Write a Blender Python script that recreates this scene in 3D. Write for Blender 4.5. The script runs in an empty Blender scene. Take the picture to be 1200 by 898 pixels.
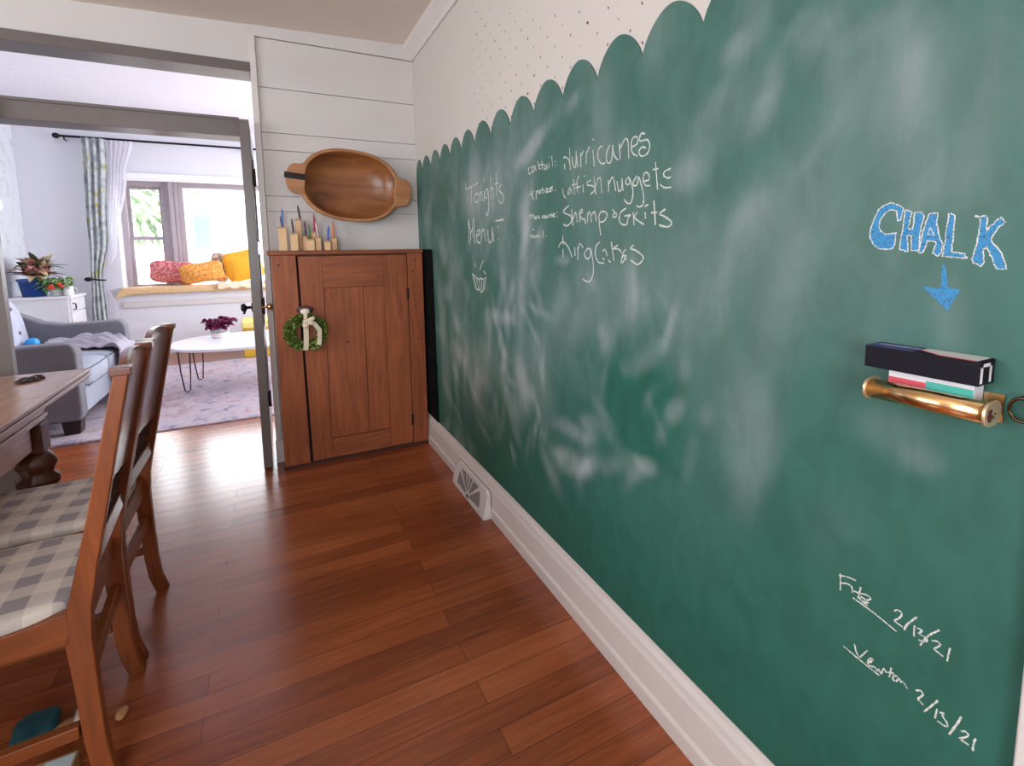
import bpy, bmesh, math, random
from mathutils import Vector, Matrix, noise
random.seed(7)
sc = bpy.context.scene
COL = sc.collection
R = math.radians

# ---------------------------------------------------------------- camera, light, exposure
EYE = Vector((0, 0, 1.30)); FPX, PX0, PY0 = 572.7, 609.2, 353.8
yaw, pit, rol = R(26.726), R(6.279), R(-.7526)
_f = Vector((math.sin(yaw)*math.cos(pit), math.cos(yaw)*math.cos(pit), -math.sin(pit)))
_r = Vector((math.cos(yaw), -math.sin(yaw), 0)); _u = _r.cross(_f)
RT = math.cos(rol)*_r + math.sin(rol)*_u; UP = -math.sin(rol)*_r + math.cos(rol)*_u; FW = _f
cd = bpy.data.cameras.new('camera'); cam = bpy.data.objects.new('camera', cd); COL.objects.link(cam)
m = Matrix.Identity(4)
for i in range(3):
    m[i][0], m[i][1], m[i][2], m[i][3] = RT[i], UP[i], -FW[i], EYE[i]
cam.matrix_world = m
cd.sensor_fit = 'HORIZONTAL'; cd.sensor_width = 36; cd.lens = FPX/1200*36
cd.shift_x = (600-PX0)/1200; cd.shift_y = -(449-PY0)/1200; cd.clip_start = .02
sc.camera = cam

w = bpy.data.worlds.new('world'); sc.world = w; w.use_nodes = True
bg = w.node_tree.nodes['Background']; bg.inputs[0].default_value = (.90, .95, 1, 1); bg.inputs[1].default_value = 13.0
sc.view_settings.view_transform = 'Standard'; sc.view_settings.look = 'None'
sc.view_settings.gamma = 1; sc.view_settings.use_curve_mapping = False
sc.view_settings.exposure = 0.0
sc.cycles.max_bounces = 10; sc.cycles.diffuse_bounces = 6; sc.cycles.caustics_reflective = False; sc.cycles.caustics_refractive = False

def area(name, loc, rot, sx, sy, power=0, color=(1, 1, 1), portal=False):
    l = bpy.data.lights.new(name, 'AREA'); l.shape = 'RECTANGLE'; l.size = sx; l.size_y = sy
    l.energy = power; l.color = color
    if portal: l.cycles.is_portal = True
    o = bpy.data.objects.new(name, l); COL.objects.link(o); o.location = loc; o.rotation_euler = rot
    return o
# daylight portals: bay and rear windows, plus added unseen front and side windows
area('bay_window_light', (-.45, 7.93, 1.55), (R(90), 0, R(180)), 2.5, 1.3, portal=True)
area('added_front_light', (2.78, 5.55, 1.5), (R(90), 0, R(90)), 2.7, 2.1, portal=True)
area('added_side_light', (-3.38, .9, 1.75), (R(90), 0, R(-90)), 2.7, 1.1, portal=True)
area('rear_window_light', (-1.0, -1.68, 1.5), (R(90), 0, 0), 1.5, 1.5, portal=True)

# ---------------------------------------------------------------- helpers
def ray(u, v): return RT*((u-PX0)/FPX) - UP*((v-PY0)/FPX) + FW
def at(u, v, ax, val):
    d = ray(u, v); return EYE + d*((val-EYE[ax])/d[ax])
def s2l(c):
    return tuple(((x/255)/12.92 if x/255 <= .04045 else ((x/255+.055)/1.055)**2.4) for x in c)
MATS = {}
def newmat(name):
    mt = bpy.data.materials.new(name); mt.use_nodes = True; nt = mt.node_tree
    return mt, nt, nt.nodes['Principled BSDF']
def N(nt, typ, **k):
    n = nt.nodes.new(typ)
    for a, b in k.items(): setattr(n, a, b)
    return n
def coords(nt, scale=(1, 1, 1), rot=(0, 0, 0)):
    tc = N(nt, 'ShaderNodeTexCoord'); mp = N(nt, 'ShaderNodeMapping')
    mp.inputs['Scale'].default_value = scale; mp.inputs['Rotation'].default_value = rot
    nt.links.new(tc.outputs['Object'], mp.inputs['Vector']); return mp.outputs['Vector']
def ramp(nt, fac, stops):
    r = N(nt, 'ShaderNodeValToRGB'); cr = r.color_ramp
    while len(cr.elements) < len(stops): cr.elements.new(.5)
    for e, (p, c) in zip(cr.elements, stops): e.position = p; e.color = (*c, 1)
    nt.links.new(fac, r.inputs[0]); return r.outputs[0]
def noisen(nt, vec, scale, detail=4, dist=0):
    n = N(nt, 'ShaderNodeTexNoise'); n.inputs['Scale'].default_value = scale; n.inputs['Detail'].default_value = detail
    n.inputs['Distortion'].default_value = dist
    if vec: nt.links.new(vec, n.inputs['Vector'])
    return n.outputs['Fac']
def bump(nt, b, h, strength=.2, dist=.01):
    n = N(nt, 'ShaderNodeBump'); n.inputs['Strength'].default_value = strength; n.inputs['Distance'].default_value = dist
    nt.links.new(h, n.inputs['Height']); nt.links.new(n.outputs[0], b.inputs['Normal'])
def math_(nt, op, a, b=None, c=None):
    n = N(nt, 'ShaderNodeMath', operation=op)
    for i, x in enumerate((a, b, c)):
        if x is None: continue
        if isinstance(x, (int, float)): n.inputs[i].default_value = x
        else: nt.links.new(x, n.inputs[i])
    return n.outputs[0]
def mix(nt, fac, a, b):
    n = N(nt, 'ShaderNodeMix', data_type='RGBA')
    if isinstance(fac, (int, float)): n.inputs[0].default_value = fac
    else: nt.links.new(fac, n.inputs[0])
    for i, x in ((6, a), (7, b)):
        if isinstance(x, tuple): n.inputs[i].default_value = (*x, 1)
        else: nt.links.new(x, n.inputs[i])
    return n.outputs[2]
def plain(name, c, rough=.6, metal=0, var=.06, scale=8, bumpy=0, bscale=60, spec=None, coat=0):
    if name in MATS: return MATS[name]
    mt, nt, b = newmat(name); c = s2l(c)
    v = coords(nt)
    lo = tuple(max(0, x*(1-var)) for x in c); hi = tuple(min(1, x*(1+var)) for x in c)
    nt.links.new(ramp(nt, noisen(nt, v, scale), [(.3, lo), (.7, hi)]), b.inputs['Base Color'])
    b.inputs['Roughness'].default_value = rough; b.inputs['Metallic'].default_value = metal
    if spec is not None: b.inputs['Specular IOR Level'].default_value = spec
    if coat: b.inputs['Coat Weight'].default_value = coat; b.inputs['Coat Roughness'].default_value = .15
    if bumpy: bump(nt, b, noisen(nt, v, bscale, 3), bumpy, .004)
    MATS[name] = mt; return mt
def wood(name, dark, lightc, rough=.45, axis='z', scale=1.0, spec=.5, coat=0):
    if name in MATS: return MATS[name]
    mt, nt, b = newmat(name)
    sc_ = {'x': (1.2, 14, 14), 'y': (14, 1.2, 14), 'z': (14, 14, 1.2)}[axis]
    v = coords(nt, tuple(k*scale for k in sc_))
    f = noisen(nt, v, 2.2, 6, 1.2)
    f2 = noisen(nt, coords(nt), 3.0, 2)
    ff = math_(nt, 'ADD', math_(nt, 'MULTIPLY', f, .75), math_(nt, 'MULTIPLY', f2, .25))
    nt.links.new(ramp(nt, ff, [(.3, s2l(dark)), (.68, s2l(lightc))]), b.inputs['Base Color'])
    b.inputs['Roughness'].default_value = rough; b.inputs['Specular IOR Level'].default_value = spec
    if coat: b.inputs['Coat Weight'].default_value = coat; b.inputs['Coat Roughness'].default_value = .2
    bump(nt, b, f, .12, .004)
    MATS[name] = mt; return mt

def wpos(o):
    p = Vector((0, 0, 0))
    while o: p += o.location; o = o.parent
    return p
def obj(name, bm, mat, parent=None, smooth=False, bevel=0, seg=2, label=None, kind=None, subsurf=0):
    """bm holds world coordinates; links ONE mesh object, origin at its base or at its parent."""
    bmesh.ops.recalc_face_normals(bm, faces=bm.faces)
    me = bpy.data.meshes.new(name)
    if parent: off = wpos(parent)
    else:
        xs = [v.co for v in bm.verts]
        off = Vector(((min(p.x for p in xs)+max(p.x for p in xs))/2, (min(p.y for p in xs)+max(p.y for p in xs))/2, min(p.z for p in xs)))
    for v in bm.verts: v.co -= off
    bm.to_mesh(me); bm.free()
    for mm in (mat if isinstance(mat, (list, tuple)) else [mat]): me.materials.append(mm)
    if smooth:
        for p in me.polygons: p.use_smooth = True
    o = bpy.data.objects.new(name, me); COL.objects.link(o)
    if parent: o.parent = parent
    else: o.location = off
    if bevel:
        b = o.modifiers.new('bevel', 'BEVEL'); b.width = bevel; b.segments = seg; b.limit_method = 'ANGLE'; b.angle_limit = R(40)
        if not smooth:
            for p in me.polygons: p.use_smooth = True
        b.harden_normals = True
    if subsurf:
        s = o.modifiers.new('subsurf', 'SUBSURF'); s.levels = s.render_levels = subsurf
    if label: o['label'] = label
    if kind: o['kind'] = kind
    return o
def tag(o, label, cat, group=None):
    o['label'] = label; o['category'] = cat
    if group: o['group'] = group
    return o
def thing(name, loc, label, cat, group=None):
    o = bpy.data.objects.new(name, None); o.empty_display_size = .1; COL.objects.link(o); o.location = loc
    return tag(o, label, cat, group)
def struct(name, bm, mat, **k): return obj(name, bm, mat, kind='structure', **k)
def B(): return bmesh.new()
def box(bm, x0, x1, y0, y1, z0, z1, mi=0):
    vs = [bm.verts.new(p) for p in ((x0, y0, z0), (x1, y0, z0), (x1, y1, z0), (x0, y1, z0), (x0, y0, z1), (x1, y0, z1), (x1, y1, z1), (x0, y1, z1))]
    for f in ((0, 3, 2, 1), (4, 5, 6, 7), (0, 1, 5, 4), (1, 2, 6, 5), (2, 3, 7, 6), (3, 0, 4, 7)):
        bm.faces.new([vs[i] for i in f]).material_index = mi
    return bm
def prism(bm, pts, axis, a, b, mi=0):
    """polygon pts in the two other axes (in order), extruded along axis from a to b"""
    def p3(p, t):
        q = list(p); q.insert('xyz'.index(axis), t); return q
    A = [bm.verts.new(p3(p, a)) for p in pts]; Bv = [bm.verts.new(p3(p, b)) for p in pts]
    n = len(pts)
    fs = [bm.faces.new(A), bm.faces.new(Bv[::-1])]
    for i in range(n): fs.append(bm.faces.new((A[i], Bv[i], Bv[(i+1) % n], A[(i+1) % n])))
    for f in fs: f.material_index = mi
    return bm
def tube(bm, pts, r, n=8, closed=False, mi=0):
    pts = [Vector(p) for p in pts]; rings = []; L = len(pts)
    rs = r if isinstance(r, (list, tuple)) else [r]*L
    ref = Vector((.13, .31, .94)).normalized()
    for i, p in enumerate(pts):
        t = (pts[(i+1) % L] - pts[i-1]) if closed else (pts[min(i+1, L-1)] - pts[max(i-1, 0)])
        t.normalize(); rr = ref if abs(t.dot(ref)) < .95 else Vector((1, 0, 0))
        a = t.cross(rr).normalized(); b = t.cross(a)
        rings.append([bm.verts.new(p + a*rs[i]*math.cos(2*math.pi*k/n) + b*rs[i]*math.sin(2*math.pi*k/n)) for k in range(n)])
    for i in range(L if closed else L-1):
        A, C = rings[i], rings[(i+1) % L]
        for k in range(n): bm.faces.new((A[k], A[(k+1) % n], C[(k+1) % n], C[k])).material_index = mi
    if not closed: bm.faces.new(rings[0][::-1]).material_index = mi; bm.faces.new(rings[-1]).material_index = mi
    return bm
def lathe(bm, prof, c, n=24, sx=1, sy=1, wob=None):
    c = Vector(c); rings = []
    for r, z in prof:
        rings.append([bm.verts.new(c + Vector((r*sx*math.cos(2*math.pi*k/n)*(wob(k, n, z) if wob else 1), r*sy*math.sin(2*math.pi*k/n)*(wob(k, n, z) if wob else 1), z))) for k in range(n)])
    for A, C in zip(rings, rings[1:]):
        for k in range(n): bm.faces.new((A[k], A[(k+1) % n], C[(k+1) % n], C[k]))
    bm.faces.new(rings[0][::-1]); bm.faces.new(rings[-1])
    return bm
def ball(bm, c, sx, sy, sz, p=2.0, nu=24, nv=14, rot=None, fold=None):
    """superellipsoid: p=2 an ellipsoid, larger p boxier"""
    c = Vector(c); e = 2/p
    def s(x): return math.copysign(abs(x)**e, x)
    rows = []
    for j in range(nv+1):
        la = -math.pi/2 + math.pi*j/nv; row = []
        for i in range(nu):
            lo = 2*math.pi*i/nu
            q = Vector((sx*s(math.cos(la))*s(math.cos(lo)), sy*s(math.cos(la))*s(math.sin(lo)), sz*s(math.sin(la))))
            if fold: q = fold(q)
            if rot: q = rot @ q
            row.append(c+q)
        rows.append(row)
    bot = bm.verts.new(rows[0][0]); top = bm.verts.new(rows[-1][0])
    V = [[bm.verts.new(q) for q in row] for row in rows[1:-1]]
    for k in range(nu):
        bm.faces.new((bot, V[0][(k+1) % nu], V[0][k])); bm.faces.new((top, V[-1][k], V[-1][(k+1) % nu]))
    for A, C in zip(V, V[1:]):
        for k in range(nu): bm.faces.new((A[k], A[(k+1) % nu], C[(k+1) % nu], C[k]))
    return bm
def sheet(bm, f, nu, nv, mi=0):
    V = [[bm.verts.new(f(i/nu, j/nv)) for i in range(nu+1)] for j in range(nv+1)]
    for j in range(nv):
        for i in range(nu): bm.faces.new((V[j][i], V[j][i+1], V[j+1][i+1], V[j+1][i])).material_index = mi
    return V
def leaf(bm, base, d, L, W, up=Vector((0, 0, 1)), droop=.3, mi=0, n=4):
    base = Vector(base); d = Vector(d).normalized(); s = d.cross(up)
    s = s.normalized() if s.length > 1e-3 else Vector((1, 0, 0)); nn = s.cross(d)
    rows = []
    for i in range(n+1):
        t = i/n; wd = W*math.sin(math.pi*min(1, .12+t*.88))**.8*.5 if i < n else 0.0005
        p = base + d*L*t - Vector((0, 0, 1))*droop*L*t*t
        rows.append((bm.verts.new(p - s*wd + nn*wd*.3), bm.verts.new(p), bm.verts.new(p + s*wd + nn*wd*.3)))
    for a, b in zip(rows, rows[1:]):
        for k in (0, 1): bm.faces.new((a[k], a[k+1], b[k+1], b[k])).material_index = mi
def rnd(a, b): return random.uniform(a, b)

# ---------------------------------------------------------------- materials of the setting
white_wall = plain('dining_wall_white', (222, 216, 208), .7, var=.02, scale=3, bumpy=.05, bscale=200)
ship_white = plain('shiplap_white', (206, 203, 202), .55, var=.03, scale=4, bumpy=.05, bscale=90)
trim_white = plain('trim_white', (214, 208, 206), .4, var=.02)
living_white = plain('living_wall_white', (224, 224, 231), .75, var=.015, scale=2)
ceil_white = plain('ceiling_white', (228, 217, 207), .8, var=.02, bumpy=.1, bscale=40)
living_ceil = plain('living_ceiling_white', (236, 236, 244), .8, var=.02, bumpy=.6, bscale=25)
gray_paint = plain('gray_paint', (104, 97, 95), .33, var=.05, scale=12, bumpy=.05, bscale=80)

# floor: narrow boards running along x
def floor_mat():
    mt, nt, b = newmat('oak_strip_floor')
    v = coords(nt)
    br = N(nt, 'ShaderNodeTexBrick'); br.offset = .37; br.offset_frequency = 2; br.squash = 1
    br.inputs['Scale'].default_value = 1; br.inputs['Brick Width'].default_value = 1.15; br.inputs['Row Height'].default_value = .082
    br.inputs['Mortar Size'].default_value = .0012; br.inputs['Mortar Smooth'].default_value = .3; br.inputs['Bias'].default_value = 0
    br.inputs['Color1'].default_value = (0, 0, 0, 1); br.inputs['Color2'].default_value = (1, 1, 1, 1); br.inputs['Mortar'].default_value = (.5, .5, .5, 1)
    nt.links.new(v, br.inputs['Vector'])
    sep = N(nt, 'ShaderNodeSeparateColor'); nt.links.new(br.outputs['Color'], sep.inputs[0])
    vg = coords(nt, (1.1, 16, 1))
    g = noisen(nt, vg, 3.2, 7, 1.0)
    big = noisen(nt, coords(nt, (.8, 2.5, 1)), 1.6, 2)
    k = math_(nt, 'ADD', math_(nt, 'MULTIPLY', sep.outputs[0], .24), math_(nt, 'ADD', math_(nt, 'MULTIPLY', g, .5), math_(nt, 'MULTIPLY', big, .45)))
    col = ramp(nt, k, [(.30, s2l((104, 50, 27))), (.58, s2l((144, 74, 40))), (.9, s2l((176, 100, 58)))])
    col = mix(nt, math_(nt, 'MULTIPLY', br.outputs['Fac'], .75), col, s2l((40, 18, 12)))
    nt.links.new(col, b.inputs['Base Color'])
    b.inputs['Roughness'].default_value = .24; b.inputs['Specular IOR Level'].default_value = .5; b.inputs['Coat Weight'].default_value = .22; b.inputs['Coat Roughness'].default_value = .18
    wv = noisen(nt, coords(nt, (3, 22, 1)), 2.0, 3)
    h = math_(nt, 'SUBTRACT', math_(nt, 'ADD', math_(nt, 'MULTIPLY', wv, .5), math_(nt, 'MULTIPLY', sep.outputs[0], .25)), br.outputs['Fac'])
    bump(nt, b, h, .14, .0035)
    return mt
floor_m = floor_mat()

# white upper wall with scattered hand-painted dots
def dotted_mat():
    mt, nt, b = newmat('white_wall_black_dots')
    tc = N(nt, 'ShaderNodeTexCoord')
    geo = N(nt, 'ShaderNodeNewGeometry'); sp = N(nt, 'ShaderNodeSeparateXYZ'); nt.links.new(geo.outputs['Position'], sp.inputs[0])
    y = math_(nt, 'SUBTRACT', sp.outputs[1], .02); z = math_(nt, 'SUBTRACT', sp.outputs[2], .014)
    P_ = .098
    def spots(dy, dz):
        a = math_(nt, 'SUBTRACT', math_(nt, 'FRACT', math_(nt, 'DIVIDE', math_(nt, 'ADD', y, dy), P_)), .5)
        c = math_(nt, 'SUBTRACT', math_(nt, 'FRACT', math_(nt, 'DIVIDE', math_(nt, 'ADD', z, dz), P_)), .5)
        nx = noisen(nt, geo.outputs['Position'], 31, 2)
        a = math_(nt, 'ADD', a, math_(nt, 'MULTIPLY', math_(nt, 'SUBTRACT', nx, .5), .25))
        c2 = math_(nt, 'MULTIPLY', c, .62)
        d = math_(nt, 'SQRT', math_(nt, 'ADD', math_(nt, 'MULTIPLY', a, a), math_(nt, 'MULTIPLY', c2, c2)))
        return math_(nt, 'LESS_THAN', d, .028)
    s = math_(nt, 'MAXIMUM', spots(0, 0), spots(P_/2, P_/2))
    s = math_(nt, 'MULTIPLY', s, math_(nt, 'LESS_THAN', sp.outputs[1], 2.25))
    fade = math_(nt, 'MULTIPLY', s, math_(nt, 'GREATER_THAN', noisen(nt, geo.outputs['Position'], 14, 2), .40))
    nt.links.new(mix(nt, fade, s2l((202, 196, 191)), s2l((60, 54, 52))), b.inputs['Base Color'])
    b.inputs['Roughness'].default_value = .75
    return mt

# ---------------------------------------------------------------- room shell
W = .8945; YB = 3.285; YL = 3.43; YF = 7.6; XL = -2.52
def czc(x): return 2.545 + (x+.85)*.037
struct('floor', box(B(), -3.4, 2.9, -1.7, 8.0, -.06, 0), floor_m)
bm = B(); prism(bm, [(-3.4, czc(-3.4)), (W+.02, czc(W+.02)), (W+.02, czc(W)+.1), (-3.4, czc(-3.4)+.15)], 'y', -1.7, YL-.02)
struct('ceiling', bm, ceil_white)
struct('ceiling_living', box(B(), XL-.1, 2.9, YL, 8.0, 2.88, 2.98), living_ceil)
# right wall and its crown moulding, baseboard, end casing
struct('wall_right', box(B(), W, W+.1, -1.7, YL, 0, 2.75), dotted_mat())
bm = B(); c0 = czc(W)
prism(bm, [(W, c0), (W, c0-.095), (W-.012, c0-.095), (W-.018, c0-.07), (W-.055, c0-.03), (W-.06, c0), ], 'y', -1.6, YB-.001)
struct('trim_1', bm, trim_white)
bm = B(); prism(bm, [(W, 0), (W-.026, 0), (W-.026, .045), (W-.02, .056), (W-.02, .14), (W-.016, .152), (W-.014, .168), (W-.008, .182), (W-.006, .196), (W, .196)], 'y', .236, YB-.001)
struct('baseboard_right', bm, trim_white)
bm = B(); box(bm, W-.022, W, .105, .235, 0, 2.15); box(bm, W-.03, W, .12, .15, 0, 2.15)
struct('trim_2', bm, trim_white, bevel=.004)
# back wall of the dining room: shiplap right of the opening, plain board above it
zl = [0, .30, .62, .92, 1.194, 1.535, 1.625, 1.89, 1.99, 2.243, 2.515]
bm = B()
for a, b_ in zip(zl, zl[1:]): box(bm, -.012, W, YB, YB+.02, a+.0018, b_-.0018)
box(bm, -.012, W, YB+.012, YL, 0, 2.7)
box(bm, -.045, W, YB-.008, YB+.02, 2.517, 2.66)
box(bm, -1.32, -.045, YB, YL, 2.366, 2.7)
box(bm, -3.4, -1.32, YB, YL, 0, 2.7)
struct('wall_back', bm, ship_white, bevel=.0015, seg=1)
bm = B(); box(bm, -.046, -.0125, YB-.018, YL+.02, 0, 2.516); box(bm, -.05, -.0, YB-.024, YB-.002, 0, .14)
struct('trim_3', bm, trim_white, bevel=.003)
bm = B(); box(bm, -1.44, -1.285, YB-.02, YL+.02, 0, 2.365)
struct('trim_4', bm, trim_white, bevel=.003)
# gray painted frame bars: above the transom and across the opening
struct('trim_5', box(B(), -1.285, -.047, YB-.022, YL+.02, 2.312, 2.365), gray_paint, bevel=.003)
bm = B(); box(bm, -1.284, -.1205, YB-.012, YL+.005, 1.952, 2.052); box(bm, -1.284, -.1205, YB-.02, YB-.012, 2.04, 2.056)
struct('trim_6', bm, gray_paint, bevel=.003)
# dining side wall with an unseen opening added for light, rear wall with a window
bm = B(); box(bm, -3.4, -3.3, -1.7, -.45, 0, 2.7); box(bm, -3.4, -3.3, 2.25, YL, 0, 2.7); box(bm, -3.4, -3.3, -.45, 2.25, 0, 1.2); box(bm, -3.4, -3.3, -.45, 2.25, 2.3, 2.7)
struct('wall_left', bm, white_wall)
bm = B(); box(bm, -3.4, -1.75, -1.7, -1.6, 0, 2.7); box(bm, -.25, W+.1, -1.7, -1.6, 0, 2.7); box(bm, -1.75, -.25, -1.7, -1.6, 0, .75); box(bm, -1.75, -.25, -1.7, -1.6, 2.25, 2.7)
struct('wall_rear', bm, white_wall)
def sash_window(name, ax, pos, a0, a1, z0, z1, mat):
    bm = B(); t = .05
    def bx(p0, p1, q0, q1):
        if ax == 'x': box(bm, pos, pos+.05, p0, p1, q0, q1)
        else: box(bm, p0, p1, pos, pos+.05, q0, q1)
    bx(a0, a0+t, z0, z1); bx(a1-t, a1, z0, z1); bx(a0+t, a1-t, z0, z0+t); bx(a0+t, a1-t, z1-t, z1)
    mid = (a0+a1)/2; bx(mid-.03, mid+.03, z0+t, z1-t)
    zm = (z0+z1)/2; bx(a0+t, mid-.03, zm-.02, zm+.02); bx(mid+.03, a1-t, zm-.02, zm+.02)
    return struct(name, bm, mat)
sash_window('added_window_3', 'x', -3.37, -.45, 2.25, 1.2, 2.3, trim_white)  # unseen side window, added and set high to light the chalkboard
sash_window('window_4', 'y', -1.67, -1.75, -.25, .75, 2.25, trim_white)
# living room: left wall papered, far wall with the bay window, right wall with an unseen window added for light
def paper_mat():
    mt, nt, b = newmat('faded_wallpaper')
    v = coords(nt, (1, 1, 1))
    n1 = noisen(nt, coords(nt, (9, 9, 3.5)), 1.4, 3); n2 = noisen(nt, coords(nt, (2, 7, 14)), 1.2, 4)
    k = math_(nt, 'MULTIPLY', n1, n2)
    nt.links.new(ramp(nt, k, [(.24, s2l((216, 220, 226))), (.36, s2l((206, 210, 214))), (.46, s2l((188, 191, 194)))]), b.inputs['Base Color'])
    b.inputs['Roughness'].default_value = .7; return mt
struct('wall_living_left', box(B(), XL-.1, XL, YL, 8.0, 0, 2.95), paper_mat())
bm = B(); wz0, wz1, wx0, wx1 = .80, 2.205, -1.66, .86
box(bm, XL, wx0, YF, YF+.12, 0, 2.9); box(bm, wx1, 2.9, YF, YF+.12, 0, 2.9); box(bm, wx0, wx1, YF, YF+.12, wz1, 2.9); box(bm, wx0, wx1, YF, YF+.12, 0, wz0)
box(bm, wx0-.06, wx0, YF+.12, 8.0, 0, 2.9); box(bm, wx1, wx1+.06, YF+.12, 8.0, 0, 2.9)
box(bm, wx0, wx1, YF+.12, 8.0, wz1+.0, 2.9); box(bm, wx0, wx1, YF+.12, 8.0, 0, wz0)
struct('wall_far', bm, living_white)
bm = B(); box(bm, wx0-.02, wx1+.02, YF-.05, YF-.001, wz1+.0, wz1+.07); box(bm, wx0-.02, wx1+.02, YF-.035, YF-.001, wz1-.02, wz1)
struct('trim_7', bm, plain('bright_window_head', (244, 244, 248), .4, var=.01), bevel=.004)
bm = B(); box(bm, wx0-.02, wx1+.02, YF-.02, YF-.001, .62, .70); box(bm, XL+.002, 2.6, YF-.018, YF-.001, 0, .15)
struct('baseboard_far', bm, trim_white, bevel=.004)
bm = B(); box(bm, 2.7, 2.8, YL, 4.2, 0, 2.95); box(bm, 2.7, 2.8, 6.9, 8, 0, 2.95); box(bm, 2.7, 2.8, 4.2, 6.9, 0, .45); box(bm, 2.7, 2.8, 4.2, 6.9, 2.55, 2.95)
struct('wall_living_right', bm, living_white)
sash_window('added_window_5', 'x', 2.73, 4.2, 6.9, .45, 2.55, trim_white)  # unseen window, made large to brighten the living room
struct('wall_living_near', box(B(), W+.1, 2.8, YL-.1, YL, 0, 2.95), living_white)
bm = B(); box(bm, -1.32, W, YL, YL+.004, 2.7, 2.9); struct('wall_living_header', bm, living_white)
glass = None
def glass_mat():
    mt, nt, b = newmat('window_glass')
    tr = N(nt, 'ShaderNodeBsdfTransparent'); gl = N(nt, 'ShaderNodeBsdfGlossy'); gl.inputs['Roughness'].default_value = .02
    fr = N(nt, 'ShaderNodeFresnel'); fr.inputs[0].default_value = 1.25
    mx = N(nt, 'ShaderNodeMixShader'); nt.links.new(fr.outputs[0], mx.inputs[0]); nt.links.new(tr.outputs[0], mx.inputs[1]); nt.links.new(gl.outputs[0], mx.inputs[2])
    nt.links.new(mx.outputs[0], nt.nodes['Material Output'].inputs[0]); return mt
glass = glass_mat()
frame_tan = plain('window_frame_taupe', (176, 166, 172), .5, var=.06)
# narrow double-hung window and wide picture window in the bay
YW = 7.84
def rect_frame(bm, x0, x1, z0, z1, t, y0, y1):
    box(bm, x0, x0+t, y0, y1, z0, z1); box(bm, x1-t, x1, y0, y1, z0, z1); box(bm, x0+t, x1-t, y0, y1, z0, z0+t); box(bm, x0+t, x1-t, y0, y1, z1-t, z1)
def px_(x): return x*YW/7.6
bm = B(); rect_frame(bm, wx0, -1.17, wz0, wz1, .06, YW-.02, YW+.1)
w1 = struct('window_1', bm, frame_tan, bevel=.004)
bm = B(); rect_frame(bm, wx0+.06, -1.23, 1.475, wz1-.06, .035, YW+.05, YW+.08); o = obj('upper_sash', bm, frame_tan, w1, bevel=.003)
obj('pane', box(B(), wx0+.095, -1.265, YW+.063, YW+.067, 1.51, wz1-.095), glass, o)
bm = B(); rect_frame(bm, wx0+.06, -1.23, wz0+.06, 1.50, .035, YW+.01, YW+.045); o = obj('lower_sash', bm, frame_tan, w1, bevel=.003)
obj('pane', box(B(), wx0+.095, -1.265, YW+.025, YW+.029, wz0+.095, 1.465), glass, o)
obj('sash_lock', ball(B(), (-1.42, YW-.0, 1.51), .035, .018, .014, 3), trim_white, o, smooth=True)
bm = B()
for x, yy, ww in ((-1.155, YW-.055, .03), (-1.115, YW-.085, .04), (-1.07, YW-.06, .025)): box(bm, x-ww/2-.01, x+ww/2, yy, YW+.1, wz0, wz1)
box(bm, -1.17, -1.055, YW-.02, YW+.1, wz0, wz1)
struct('trim_8', bm, frame_tan, bevel=.006)
bm = B(); rect_frame(bm, -1.055, wx1, wz0, wz1, .06, YW-.02, YW+.1)
w2 = struct('window_2', bm, frame_tan, bevel=.004)
obj('pane', box(B(), -.995, wx1-.06, YW+.05, YW+.054, wz0+.06, wz1-.06), glass, w2)

# ---------------------------------------------------------------- green scalloped chalkboard with its writing
vals = [3.27, 3.135, 2.95, 2.767, 2.587, 2.412, 2.229, 2.036, 1.837, 1.639, 1.436, 1.242, 1.043, .842, .644, .446, .248]
ys = []
for a, b_ in zip(vals, vals[1:]):
    n = 18 if a < 1.9 else 14
    ys += [a+(b_-a)*i/n for i in range(n)]
ys.append(.2365)
def topz(y):
    for a, b_ in zip(vals, vals[1:]):
        if b_ <= y <= a:
            t = (a-y)/(a-b_)*2-1
            return 1.793 + .086*max(0, 1-abs(t)**1.9)**.78
    return 1.793
SM = []                                    # chalk smudges: photo pixel centre, half sizes, tilt, strength -> ellipse on the board
def smudge(u, v, ru, rv, ang, s):
    c = at(u, v, 0, W); ca, sa = math.cos(R(ang)), math.sin(R(ang))
    a = at(u+ru*ca, v+ru*sa, 0, W)-c; b_ = at(u-rv*sa, v+rv*ca, 0, W)-c
    det = a.y*b_.z-a.z*b_.y
    SM.append((c.y, c.z, b_.z/det, -b_.y/det, -a.z/det, a.y/det, s))
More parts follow.
